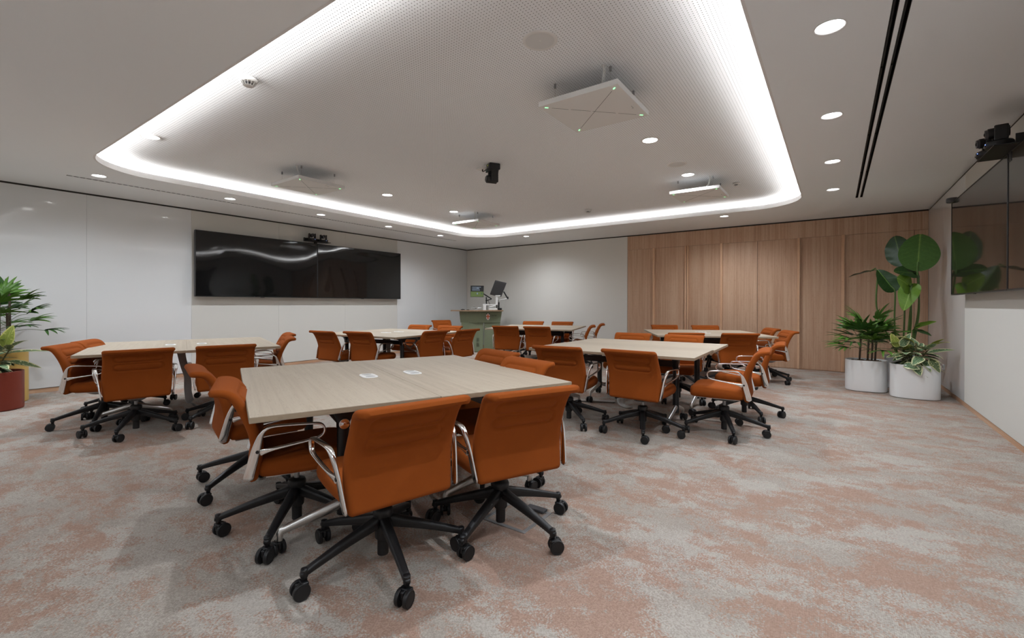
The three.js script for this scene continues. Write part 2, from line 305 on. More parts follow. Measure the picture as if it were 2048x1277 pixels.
{
  const where = { right: 'in the ceiling beside the double air slots', left: 'in the ceiling along the left wall', back: 'in the ceiling strip along the back wall', front: 'in the ceiling strip behind the viewer' };
  const ord = ['farthest', 'second farthest', 'third farthest', 'fourth farthest', 'fifth farthest', 'sixth farthest', 'nearest'], cnt = {};
  let proto;
  for (const [x, z, k] of SOFFIT_LAMPS()) {
    const i = (cnt[k] = (cnt[k] ?? -1) + 1);
    const label = k === 'back' ? 'recessed round downlight ' + (i ? 'above the wood panelled wall' : 'above the beige wall by the lectern') : k === 'front' ? 'recessed round downlight behind the viewer, ' + ['left of the room', 'right of the room', 'middle of the room'][i] : `recessed round downlight ${where[k]}, ${ord[i]} from the viewer`.replace('nearest from', 'nearest to');
    if (!proto) {
      proto = thing('downlight', label, 'light', [x, CH, z], 0, 'recessed downlights in the lower ceiling');
      part('reflector', lathe([[.082, 0], [.082, -.002], [.074, -.003], [.07, .002], [.062, .010], [.0615, .018], [.066, .018], [.0729, .004]], 28), M.whiteGloss, proto);
      part('lamp_lens', lathe([[.0001, .010], [.061, .010], [.061, .014], [.0001, .014]], 28), M.lampGlow, proto);
    } else dup(proto, [x, CH, z], 0, label);
    spot(x, CH + .006, z, k === 'back' ? 1.5 : 1);
  }
  let p2;
  [[-5.64, -1.652, 'beside the smoke detector'], [-5.645, -4.64, 'between the two left microphone panels'], [-5.67, -6.17, 'beside the far left microphone panel'], [-1.553, -4.633, 'behind the nearest microphone panel'], [-1.563, -6.145, 'in front of the far right microphone panel'], [-1.56, -1.652, 'nearest to the viewer, out of sight']].forEach(([x, z, w]) => {
    const label = 'round white rimmed downlight in the perforated ceiling, ' + w;
    if (!p2) {
      p2 = thing('ceiling_downlight', label, 'light', [x, CH2, z], 0, 'downlights in the perforated ceiling');
      part('rim', lathe([[.092, 0], [.092, -.004], [.086, -.008], [.075, -.008], [.072, -.003], [.072, 0]], 32), M.white, p2);
      part('lamp_lens', lathe([[.0001, -.006], [.072, -.004], [.072, -.001], [.0001, -.001]], 32), M.lampGlow, p2);
    } else dup(p2, [x, CH2, z], 0, label);
    spot(x, CH2 - .012, z);
  });
  // loudspeakers flush in the perforated ceiling
  let sp;
  [[-1.543, -2.484, 'nearest the viewer'], [-1.553, -5.61, 'before the far right microphone panel']].forEach(([x, z, w]) => {
    const label = 'round flush ceiling loudspeaker with pale grille, ' + w;
    if (sp) return dup(sp, [x, CH2, z], 0, label);
    sp = thing('ceiling_speaker', label, 'loudspeaker', [x, CH2, z], 0, 'ceiling loudspeakers');
    part('rim', lathe([[.112, 0], [.112, -.004], [.108, -.008], [.092, -.008], [.09, -.003]], 40), M.white, sp);
    part('grille', lathe([[.0001, -.0055], [.091, -.0055], [.091, 0]], 40), std({ color: col(.70, .70, .69), roughness: .8 }), sp);
    part('badge', lathe([[.0001, -.0085], [.006, -.0085], [.007, -.0055]], 12), M.white, sp);
  });
  // smoke detectors
  const sd = thing('smoke_detector', 'white smoke detector with slotted cage near the front of the perforated ceiling', 'smoke detector', [-3.585, CH2, -1.65], 0, 'smoke detectors');
  part('base', lathe([[.0001, 0], [.062, 0], [.062, -.018], [.056, -.03], [.05, -.032], [.0001, -.032]], 32), M.white, sd);
  const ribs = []; for (let k = 0; k < 12; k++) { const a = k * Math.PI / 6; ribs.push(bar(V(Math.cos(a) * .05, -.03, Math.sin(a) * .05), V(Math.cos(a) * .032, -.058, Math.sin(a) * .032), .0035, 6)); }
  part('cage', ribs, M.white, sd); part('chamber', cyl(.026, .026, .026, 0, -.043, 0), M.darkGrey, sd); part('cap', lathe([[.0001, -.064], [.024, -.062], [.036, -.056], [.034, -.053], [.0001, -.053]], 28), M.white, sd);
  dup(sd, [-3.592, CH2, -7.406], .4, 'white smoke detector over the far end of the perforated ceiling');
  const s3 = dup(sd, [-1.12, CH2, -6.95], .8, 'small white detector partly behind the far right microphone panel');
  s3.scale.setScalar(.8);
}
{ // suspended microphone panels
  const S = .635, T = .04, y = 2.70, hang = CH2 - y - T;
  let p;
  const line = (x0, z0, x1, z1) => { const L = Math.hypot(x1 - x0, z1 - z0), g = new THREE.BoxGeometry(L, .0012, .0028); g.rotateY(-Math.atan2(z1 - z0, x1 - x0)); return g.translate((x0 + x1) / 2, -.0003, (z0 + z1) / 2); };
  [[-1.53, -3.27, 'nearest one, large in the view'], [-5.545, -3.29, 'the one before the wide screens'], [-5.57, -6.685, 'far one above the lectern side'], [-1.535, -6.635, 'far one on the wood wall side']].forEach(([x, z, w]) => {
    const label = 'square white suspended microphone panel with green corner lights, ' + w;
    if (p) return dup(p, [x, y, z], 0, label);
    p = thing('microphone_panel', label, 'microphone', [x, y, z], 0, 'suspended microphone panels');
    part('panel', rbox(S, T, S, .004, 0, T / 2, 0), M.white, p);
    const e = S / 2 - .075;
    part('groove', [line(-e, -e, e, e)], M.darkGrey, p);
    part('groove', [line(-e, e, -e * .62, e * .62), line(-e * .56, e * .56, -e * .1, e * .1), line(-e * .05, e * .05, e * .5, -e * .5), line(e * .56, -e * .56, e, -e)], M.darkGrey, p);
    part('mark', [new THREE.BoxGeometry(.004, .0012, .045).translate(S / 2 - .05, -.0003, -.09), new THREE.BoxGeometry(.014, .0012, .004).translate(S / 2 - .055, -.0003, -.112)], M.greyPlastic, p);
    for (const [a, b] of [[-1, -1], [1, -1], [1, 1], [-1, 1]]) {
      const g = rbox(.026, .003, .009, .001, 0, -.0005, 0); g.rotateY(a * b > 0 ? -Math.PI / 4 : Math.PI / 4); g.translate(a * (S / 2 - .045), 0, b * (S / 2 - .045)); part('indicator_light', g, M.greenLed, p);
      const wx = a * (S / 2 - .092), wz = b * (S / 2 - .092);
      part('suspension_wire', bar(V(wx, T, wz), V(wx, T + hang, wz), .0012, 5), M.steel, p);
      part('ceiling_anchor', cyl(.009, .009, .032, wx, T + hang - .016, wz, 12), M.greyMetal, p); part('wire_grip', cyl(.006, .006, .014, wx, T + .007, wz, 10), M.greyMetal, p);
    }
    const cx = S / 2 - .13, cz = S / 2 - .05;
    part('cable', [tube([V(cx, T + hang, cz), V(cx + .005, T + hang - .03, cz), V(cx - .03, T + .05, cz - .05), V(cx - .10, T + .012, cz - .15), V(cx - .16, T + .008, cz - .26)], .0045, 20, 6), tube([V(cx + .01, T + hang, cz), V(cx + .016, T + hang - .03, cz), V(cx - .02, T + .05, cz - .06), V(cx - .09, T + .012, cz - .17)], .0035, 20, 6), cyl(.016, .016, .004, cx + .004, T + hang - .002, cz, 16)], M.white, p);
  });
}
// ---------------------------------------------------------------- cameras on brackets
function ptz(t, lookY) { // pan-tilt head standing on its base at y = 0, lens towards +z
  part('base', [loft([0, .012, .034, .044].map((y, i) => { const k = [.96, 1, 1, .9][i]; return Array.from({ length: 32 }, (_, j) => { const a = j / 32 * Math.PI * 2, sx = Math.cos(a), sz = Math.sin(a); return V(sx * .075 * k, y, (sz > 0 ? sz * .078 : sz * .07) * k); }); }))], M.blackPlastic, t);
  part('front_window', rbox(.06, .014, .006, .002, 0, .02, .076), M.lens, t);
  for (const s of [-1, 1]) part('yoke', [rbox(.02, .105, .07, .008, s * .054, .094, 0)], M.blackPlastic, t);
  const head = new THREE.CylinderGeometry(.036, .036, .105, 24).rotateX(Math.PI / 2).translate(0, 0, .008);
  head.rotateX(lookY).translate(0, .108, 0); part('head', head, M.blackPlastic, t);
  const rim = new THREE.CylinderGeometry(.029, .031, .018, 24).rotateX(Math.PI / 2).translate(0, 0, .066).rotateX(lookY).translate(0, .108, 0); part('lens_ring', rim, M.darkGrey, t);
  const lens = new THREE.SphereGeometry(.02, 16, 8, 0, Math.PI * 2, 0, 1.1).rotateX(Math.PI / 2).translate(0, 0, .062).rotateX(lookY).translate(0, .108, 0); part('lens', lens, M.lens, t);
  part('status_light', rbox(.007, .005, .004, .001, .034, .026, .0755), M.blueLed, t);
  return t;
}
{
  const shelf = (label, x, y, z, turn) => { const t = thing('camera_shelf', label, 'bracket', [x, y, z], turn); part('tray', [rbox(.50, .008, .16, .003, 0, -.004, .03), rbox(.50, .07, .006, .003, 0, .028, -.055), rbox(.008, .07, .05, .003, -.25, .028, -.03), rbox(.008, .07, .05, .003, .25, .028, -.03)], M.blackMetal, t); part('arm', rbox(.06, .10, .03, .004, 0, -.04, -.045), M.blackMetal, t); return t; };
  shelf('black tray bracket holding two cameras above the wide screens on the left wall', XL + .125, 2.456, -5.26, Math.PI / 2);
  const a = ptz(thing('ptz_camera', 'black pan tilt camera above the left wall screens, left of the pair', 'camera', [XL + .17, 2.456, -5.13], Math.PI / 2 - .25, 'black pan tilt cameras'), .05);
  dup(a, [XL + .17, 2.456, -5.375], Math.PI / 2 - .25, 'black pan tilt camera above the left wall screens, right of the pair');
  shelf('black tray bracket holding two cameras above the screen on the right wall', XR - .15, 2.425, -5.22, -Math.PI / 2);
  dup(a, [XR - .20, 2.425, -5.36], -Math.PI / 2, 'black pan tilt camera above the right wall screen, farther of the pair').scale.setScalar(1.12);
  dup(a, [XR - .20, 2.425, -5.09], -Math.PI / 2 - .1, 'black pan tilt camera above the right wall screen, nearer of the pair').scale.setScalar(1.12);
  const pk = thing('round_sensor', 'small dark grey round sensor on the top corner of the right wall screen', 'sensor', [XR - .115, 2.408, -7.40], -Math.PI / 2);
  part('body', lathe([[.0001, .055], [.05, .055], [.058, .05], [.06, .03], [.06, .027], [.057, .026], [.057, .023], [.06, .022], [.058, .004], [.052, 0], [.0001, 0]], 32), M.darkGrey, pk); part('bracket', rbox(.03, .012, .10, .003, 0, .006, -.04), M.blackPlastic, pk);
  // ceiling camera, hanging upside down beside its cover plate
  const c = thing('ceiling_camera', 'black camera hanging from the middle of the perforated ceiling', 'camera', [-3.37, CH2, -4.36], -.55);
  part('mount', [rbox(.14, .075, .14, .014, 0, -.0375, 0)], M.blackPlastic, c);
  part('connector_plate', [rbox(.12, .05, .006, .002, 0, -.035, .072)], M.darkGrey, c);
  part('socket', rbox(.018, .014, .004, .001, -.035, -.025, .076), M.steel, c); part('socket', rbox(.022, .012, .004, .001, -.03, -.045, .076), M.steel, c); part('status_light', [rbox(.008, .012, .004, .001, .018, -.028, .076)], M.yellowLed, c); part('terminal', rbox(.05, .03, .02, .003, -.045, -.078, .06), std({ color: col(.02, .06, .05), roughness: .5 }), c);
  part('yoke', [rbox(.028, .16, .085, .012, .062, -.15, 0)], M.blackPlastic, c); part('yoke', [rbox(.028, .13, .085, .012, -.058, -.135, 0)], M.blackPlastic, c); part('neck', cyl(.07, .066, .02, 0, -.083, 0, 24), M.blackPlastic, c);
  part('head', new THREE.CylinderGeometry(.046, .046, .12, 24).rotateX(Math.PI / 2).translate(0, -.185, .02), M.blackPlastic, c); part('lens', new THREE.CylinderGeometry(.034, .036, .014, 24).rotateX(Math.PI / 2).translate(0, -.185, .085), M.lens, c);
  const pl = thing('cable_plate', 'small white square cover plate with a black cable beside the ceiling camera', 'plate', [-3.60, CH2, -4.44], 0);
  part('plate', rbox(.12, .008, .12, .003, 0, -.004, 0), M.white, pl); part('cable', tube([V(.01, -.008, .01), V(.02, -.035, .02), V(.08, -.05, .06), V(.15, -.045, .1)], .007, 16, 7), M.blackRubber, pl);
}

// ---------------------------------------------------------------- wall screens
function wallScreen(label, pos, turn, waveSeed) {
  const w = 2.165, h = 1.10, d = .055, t = thing('wall_screen', label, 'screen', pos, turn, 'wide wall screens');
  part('housing', [rbox(w, h, d - .012, .006, 0, 0, -.012), rbox(w * .5, h * .4, .04, .01, 0, 0, -.055)], M.darkGrey, t);
  const b = .009; part('bezel', [rbox(w, b, .014, .002, 0, h / 2 - b / 2, d / 2 - .009), rbox(w, b * 1.4, .014, .002, 0, -h / 2 + b * .7, d / 2 - .009), rbox(b, h, .014, .002, -w / 2 + b / 2, 0, d / 2 - .009), rbox(b, h, .014, .002, w / 2 - b / 2, 0, d / 2 - .009)], M.blackMetal, t);
  const g = new THREE.PlaneGeometry(w - 2 * b, h - 2.4 * b, 80, 40), p = g.attributes.position;
  for (let i = 0; i < p.count; i++) { const x = p.getX(i), y = p.getY(i); const edge = smooth(w / 2 - b, w / 2 - .3, Math.abs(x)) * smooth(h / 2, h / 2 - .2, Math.abs(y)); p.setZ(i, waveSeed ? (.0065 * (y) * Math.cos(x * 3.1 + waveSeed) * 1.6 - .004 * Math.cos(x * 1.4)) * (0.5 + 0.5 * edge) : 0); }
  g.computeVertexNormals(); part('display', g.translate(0, .3 * b, d / 2 - .006), M.screen, t);
  part('sensor', rbox(.07, .008, .012, .002, 0, -h / 2 - .003, d / 2 - .012), M.blackPlastic, t);
  part('wall_mount', [rbox(.5, .32, .05, .004, 0, 0, -.07)], M.blackMetal, t);
  return t;
}
wallScreen('wide black wall screen on the left wall, left half of the pair', [XL + .095, 1.866, -4.195], Math.PI / 2, 1.1);
wallScreen('wide black wall screen on the left wall, right half of the pair', [XL + .095, 1.866, -6.365], Math.PI / 2, 2.9);
wallScreen('wide black wall screen on the right wall mirroring the broad leaves', [XR - .095, 1.866, -6.365], -Math.PI / 2, 0);
wallScreen('wide black wall screen on the right wall, nearer one at the picture edge', [XR - .095, 1.866, -4.195], -Math.PI / 2, 0);
{
  const o = thing('power_outlet', 'small white power outlet low on the right wall beside the planters', 'outlet', [XR - .003, .33, -8.72], -Math.PI / 2);
  part('plate', rbox(.115, .073, .01, .003), M.white, o); part('socket', rbox(.03, .036, .004, .001, -.026, 0, .005), M.greyPlastic, o); part('socket', rbox(.03, .036, .004, .001, .026, 0, .005), M.greyPlastic, o);
}

// ---------------------------------------------------------------- swivel chairs
function profileAt(pts, t) { // pts: [t, ...values], smooth interpolation
  let i = 0; while (i < pts.length - 2 && t > pts[i + 1][0]) i++;
  const a = pts[Math.max(0, i - 1)], b = pts[i], c = pts[i + 1], d = pts[Math.min(pts.length - 1, i + 2)], u = clamp((t - b[0]) / (c[0] - b[0]));
  return b.slice(1).map((_, k) => { k++; const m0 = (c[k] - a[k]) / (c[0] - a[0] || 1) * (c[0] - b[0]), m1 = (d[k] - b[k]) / (d[0] - b[0] || 1) * (c[0] - b[0]); const u2 = u * u, u3 = u2 * u; return (2 * u3 - 3 * u2 + 1) * b[k] + (u3 - 2 * u2 + u) * m0 + (-2 * u3 + 3 * u2) * c[k] + (u3 - u2) * m1; });
}
function backrestGeo() {
  // t, z (rear surface), y, half width, thickness
  const P = [[0, .236, .345, .236, .05], [.12, .224, .42, .244, .054], [.27, .216, .505, .25, .056], [.42, .227, .575, .25, .052], [.55, .248, .635, .247, .048], [.67, .272, .688, .246, .045], [.77, .293, .727, .248, .042], [.84, .309, .748, .250, .040], [.895, .331, .760, .253, .037], [.95, .359, .764, .255, .035], [1, .388, .765, .256, .033]];
  const rows = 92, NF = 44, NE = 7, rings = [];
  const cap = (x, y) => { // upholstery channels: signed distance to two capsules on the back
    let d = 9; for (const cy of [.706, .630]) { const ax = Math.max(0, Math.abs(x) - .142), r = Math.hypot(ax, y - cy) - .0295; d = Math.min(d, r); } return d;
  };
  for (let j = 0; j <= rows; j++) {
    let t = j / rows; const [z, y, hw0, th0] = profileAt(P, t), [z2, y2] = profileAt(P, Math.min(1, t + .01)), [z1, y1] = profileAt(P, Math.max(0, t - .01));
    const ty = y2 - y1, tz = z2 - z1, l = Math.hypot(ty, tz), ny = -tz / l, nz = ty / l;     // rear normal
    const endA = clamp(t / .035), endB = clamp((1 - t) / .03);
    const rA = Math.sqrt(1 - (1 - endA) ** 2), rB = Math.sqrt(1 - (1 - endB) ** 2), th = th0 * Math.max(.02, Math.min(rA, rB));
    const cr = clamp((1 - t) / .085), crB = clamp(t / .04), hw = hw0 - .045 * (1 - Math.sqrt(1 - (1 - cr) ** 2)) - .016 * (1 - Math.sqrt(1 - (1 - crB) ** 2));
    const cz = z - nz * th0 / 2, cy = y - ny * th0 / 2, ring = [], r = th / 2;
    const put = (x, o, face) => {
      let q = o;
      const yy = cy + ny * o; if (face) { const d = cap(x, y), gro = -.0075 * Math.exp(-(d * d) / (.0062 ** 2)) + .0055 * smooth(0, -.028, d); q += Math.sign(o) * gro; }
      ring.push(V(x, cy + ny * q, cz + nz * q));
    };
    for (let i = 0; i <= NF; i++) put(lerp(-hw + r, hw - r, i / NF), r, i > 1 && i < NF - 1);
    for (let i = 1; i < NE; i++) { const a = i / NE * Math.PI; put(hw - r + Math.sin(a) * r, Math.cos(a) * r); }
    for (let i = 0; i <= NF; i++) put(lerp(hw - r, -hw + r, i / NF), -r, i > 1 && i < NF - 1);
    for (let i = 1; i < NE; i++) { const a = i / NE * Math.PI; put(-hw + r - Math.sin(a) * r, -Math.cos(a) * r); }
    rings.push(ring);
  }
  return loft(rings);
}
function seatGeo() {
  // t 0 front .. 1 rear: z, top y, bottom y, half width
  const P = [[0, -.272, .404, .384, .15], [.02, -.27, .424, .368, .19], [.06, -.262, .438, .357, .216], [.14, -.235, .450, .350, .232], [.3, -.16, .457, .348, .241], [.55, -.03, .452, .348, .245], [.8, .09, .446, .349, .243], [.95, .165, .440, .353, .236], [1, .185, .425, .37, .225]];
  const rings = [], rows = 30, NF = 26, NE = 8;
  for (let j = 0; j <= rows; j++) {
    const t = Math.pow(j / rows, 1.35), [z, yt, yb, hw] = profileAt(P, t), ring = [], r = (yt - yb) / 2, ym = (yt + yb) / 2, rx = Math.min(r, .045);
    const dish = (x) => -.010 * smooth(hw * .85, 0, Math.abs(x)) * smooth(0, .25, t);
    for (let i = 0; i <= NF; i++) { const x = lerp(-hw + rx, hw - rx, i / NF); ring.push(V(x, yt + dish(x), z)); }
    for (let i = 1; i < NE; i++) { const a = i / NE * Math.PI; ring.push(V(hw - rx + Math.sin(a) * rx, ym + Math.cos(a) * r, z)); }
    for (let i = 0; i <= NF; i++) ring.push(V(lerp(hw - rx, -hw + rx, i / NF), yb, z));
    for (let i = 1; i < NE; i++) { const a = i / NE * Math.PI; ring.push(V(-hw + rx - Math.sin(a) * rx, ym - Math.cos(a) * r, z)); }
    rings.push(ring);
  }
  return loft(rings);
}
function armGeo(s) {
  // path in (z, y): plate bottom, up to the elbow, forward along the top bar, round the front, back along the lower bar
  const raw = [[.226, .358, .0225, .0065, .252], [.217, .40, .0225, .0065, .258], [.205, .45, .0215, .0065, .264], [.193, .50, .0205, .007, .270], [.181, .545, .0165, .0085, .276], [.169, .580, .0115, .011, .282], [.150, .604, .0078, .0125, .286], [.120, .614, .0062, .0135, .288], [.06, .614, .0056, .0135, .289], [-.01, .611, .0056, .0135, .289], [-.066, .607, .0058, .0135, .289], [-.092, .601, .006, .0130, .289], [-.106, .585, .006, .0125, .289], [-.1075, .564, .006, .012, .289], [-.098, .546, .006, .0115, .289], [-.076, .534, .006, .011, .288], [-.02, .524, .0058, .0105, .286], [.05, .514, .006, .010, .283], [.11, .505, .0075, .009, .279], [.150, .498, .012, .008, .274], [.175, .492, .017, .007, .271]];
  const n = 96, rings = [];
  const P = raw.map((q, i) => [i / (raw.length - 1), ...q]);
  for (let j = 0; j <= n; j++) {
    const t = j / n, [z, y, a0, b0, x] = profileAt(P, t), [z2, y2] = profileAt(P, Math.min(1, t + .006)), [z1, y1] = profileAt(P, Math.max(0, t - .006));
    const l = Math.hypot(z2 - z1, y2 - y1), ny = -(z2 - z1) / l, nz = (y2 - y1) / l, e = t < .012 ? Math.sqrt(Math.max(.05, t / .012)) : 1, ring = [];
    for (let i = 0; i < 16; i++) { const q = i / 16 * Math.PI * 2, c = Math.cos(q), d = Math.sin(q), k = Math.pow(Math.abs(c) ** 3 + Math.abs(d) ** 3, -1 / 3), u = c * k * a0 * e, w = d * k * b0 * e; ring.push(V(s * (x + w), y + ny * u, z + nz * u)); }
    rings.push(s > 0 ? ring : ring.reverse());
  }
  return loft(rings);
}
function casterParts(parent, mat, name = 'caster') { // swivel caster, stem on the y axis, wheel axis along x, trailing to +z
  const r = .0345;
  const body = part(name, [cyl(.0085, .0085, .05, 0, .066, 0, 12), rbox(.016, .034, .05, .006, 0, .05, .012), rbox(.05, .014, .03, .005, 0, .0625, .004), new THREE.CylinderGeometry(.014, .014, .05, 16).rotateZ(Math.PI / 2).translate(0, r, .017)], mat, parent);
  for (const s of [-1, 1]) {
    const w = lathe([[.0001, -.0095], [.022, -.0095], [.024, -.0075], [.029, -.0075], [.031, -.0095], [r - .002, -.0085], [r, -.006], [r, .006], [r - .002, .0085], [.0001, .0085]], 26).rotateZ(s * Math.PI / 2).translate(s * .0195, r, .017);
    part('wheel', w, M.blackRubber, body);
  }
  return body;
}
const CHAIR_GROUP = 'orange swivel chairs';
let chairProto;
function makeChair(label, pos, turn) {
  const t = thing('swivel_chair', label, 'chair', pos, turn, CHAIR_GROUP);
  part('backrest', backrestGeo(), M.orange, t);
  part('seat', seatGeo(), M.orange, t);
  for (const s of [-1, 1]) { const a = part('armrest', armGeo(s), M.chrome, t); part('pivot_cap', new THREE.CylinderGeometry(.0078, .0078, .004, 16).rotateZ(Math.PI / 2).translate(s * .2775, .4975, .186), M.blackPlastic, a); }
  part('mechanism', [loft([[.352, .085, .13], [.344, .09, .135], [.318, .07, .11], [.304, .05, .085], [.300, .04, .07]].map(([y, hx, hz]) => Array.from({ length: 28 }, (_, i) => { const a = i / 28 * Math.PI * 2, c = Math.cos(a), s = Math.sin(a), k = Math.pow(Math.abs(c) ** 5 + Math.abs(s) ** 5, -1 / 5); return V(c * k * hx, y, s * k * hz + .01); })).reverse()), rbox(.40, .006, .36, .002, 0, .347, -.03), rbox(.025, .012, .06, .003, .12, .335, -.10)], M.steel, t);
  part('gas_column', [cyl(.014, .014, .09, 0, .275, 0, 16)], M.greyMetal, t);
  part('hub', lathe([[.0001, .030], [.024, .030], [.0255, .034], [.0255, .098], [.030, .104], [.036, .112], [.038, .20], [.045, .216], [.046, .238], [.040, .250], [.018, .255], [.0001, .255]].reverse(), 28), M.blackPlastic, t);
  const leg = loft(Array.from({ length: 15 }, (_, j) => {
    const u = j / 14, q = u, y0 = lerp(.220, .108, Math.pow(q, .92)) + .006 * Math.sin(q * Math.PI), h = lerp(.062, .028, Math.pow(q, .7)), wd = lerp(.046, .030, q), e = j === 14 ? .7 : 1;
    return Array.from({ length: 18 }, (_, i) => { const a = i / 18 * Math.PI * 2, c = Math.cos(a), s = Math.sin(a), k = Math.pow(Math.abs(c) ** 4 + Math.abs(s) ** 4, -1 / 4); return V(-c * k * wd / 2 * e * (1 + .12 * s), y0 - h / 2 + s * k * h / 2 * e, .02 + u * .362); });
  }));
  const drop = lathe([[.0001, .118], [.0145, .117], [.0155, .11], [.0145, .084], [.011, .080], [.011, .070], [.0001, .070]].reverse(), 16).translate(0, 0, .366);
  const legGeo = merge([leg, drop]);
  for (let k = 0; k < 5; k++) { const l = part('base_leg', legGeo, M.blackPlastic, t); l.rotation.y = k * 72 * D2R; }
  for (let k = 0; k < 5; k++) casterParts(t, M.blackPlastic);
  return t;
}
function placeChair(label, x, z, deg, baseDeg, seed) {
  let c;
  if (!chairProto) c = chairProto = makeChair(label, [x, 0, z], deg * D2R); else c = dup(chairProto, [x, 0, z], deg * D2R, label);
  const r = rng(seed * 77 + 5); let l = 0, k = 0;
  const b = baseDeg ?? r() * 72;
  c.children.forEach((o) => {
    if (o.name === 'base_leg') { o.rotation.set(0, (b - deg + 72 * l++) * D2R, 0); }
    if (o.name === 'caster') { const a = (b - deg + 72 * k++) * D2R; o.position.set(Math.sin(a) * .366, 0, Math.cos(a) * .366); o.rotation.set(0, r() * Math.PI * 2, 0); }
  });
  return c;
}
const TN = { A: 'the front table', C: 'the left table', D: 'the lectern table', E: 'the beige wall table', F: 'the middle table', G: 'the wood wall table' };
[
  ['A', 'seen from behind at the near side of TT, left one', -1.727, -1.396, 74.2, -6.4],
  ['A', 'seen from behind at the near side of TT, right one', -1.469, -1.972, 64.9, 8],
  ['A', 'on the left side of TT, nearer of two', -2.392, -1.353, -26.1, 40.5],
  ['A', 'on the left side of TT, farther of two', -3.19, -1.52, -16, 21],
  ['A', 'on the right side of TT, nearer of two', -1.926, -2.471, 162.8, 30],
  ['A', 'on the right side of TT, farther of two', -2.464, -2.833, 163.4, 52],
  ['C', 'seen from behind at TT, left of two', -5.34, -1.454, 79.3, 54],
  ['C', 'seen from behind at TT, right of two', -5.157, -2.132, 71.8, 20],
  ['C', 'facing right at TT, nearer of two', -5.96, -1.37, -34, -6.5],
  ['C', 'facing right at TT, farther of two', -6.47, -1.66, -32, 30],
  ['C', 'facing left at TT, nearer of two', -5.56, -2.67, 156, 12],
  ['C', 'facing left at TT, farther of two', -6.22, -3.03, 159.4, 40],
  ['D', 'seen from behind at TT, leftmost of four', -6.259, -4.237, 4.3, 10],
  ['D', 'seen from behind at TT, second from left', -5.725, -4.443, 9.1, 33],
  ['D', 'seen from behind at TT, third from left', -5.291, -5.039, 87.6, 25],
  ['D', 'seen from behind at TT, rightmost of four', -5.126, -5.564, 91.6, 60],
  ['D', 'behind TT, only its top showing, left', -6.468, -5.834, 189.3, 10],
  ['D', 'behind TT, only its top showing, right', -5.742, -5.908, 191, 31],
  ['L', 'standing apart beside the green lectern', -7.705, -8.136, -112, 15],
  ['E', 'seen from behind at TT, left of two', -5.103, -7.137, 19.9, 40],
  ['E', 'seen from behind at TT, right of two', -4.501, -7.32, 15.7, 3],
  ['E', 'behind TT, only its top showing, left', -5.699, -8.754, 197.6, 10],
  ['E', 'behind TT, only its top showing, right', -5.036, -8.966, 198.2, 44],
  ['E', 'in profile at the right of TT, left one', -4.10, -7.91, 116, 5],
  ['E', 'in profile at the right of TT, right one', -4.28, -8.75, 115, 29],
  ['F', 'seen from behind at TT, left of two', -2.228, -4.162, 6.6, 50],
  ['F', 'seen from behind at TT, right of two', -1.471, -4.204, -3.4, 19.7],
  ['F', 'in profile at TT, its full side showing', -0.849, -4.652, 94.3, 22],
  ['F', 'in profile at TT, partly hidden behind another', -0.805, -5.515, 93.5, 33],
  ['F', 'behind TT, only its top showing, left', -2.293, -5.883, 183.7, 8],
  ['F', 'behind TT, only its top showing, right', -1.608, -5.91, 183.2, 61],
  ['G', 'behind TT, only its top showing, left', -2.589, -8.735, 206.2, 25],
  ['G', 'behind TT, only its top showing, right', -1.91, -9.052, 205.9, 5],
  ['G', 'before TT, mostly hidden by another chair', -1.887, -7.04, 27.6, 47],
  ['G', 'before TT, seen from behind', -1.235, -7.402, 26.7, 63],
  ['G', 'facing left at TT, farther of two', -1.174, -8.758, 116.8, 20],
  ['G', 'facing left at TT, nearest the planters', -0.877, -8.1, 113.9, 58],
].forEach(([t, w, x, z, a, b], i) => placeChair('orange swivel chair ' + w.replace('TT', TN[t]), x, z, a, b, i + 1));

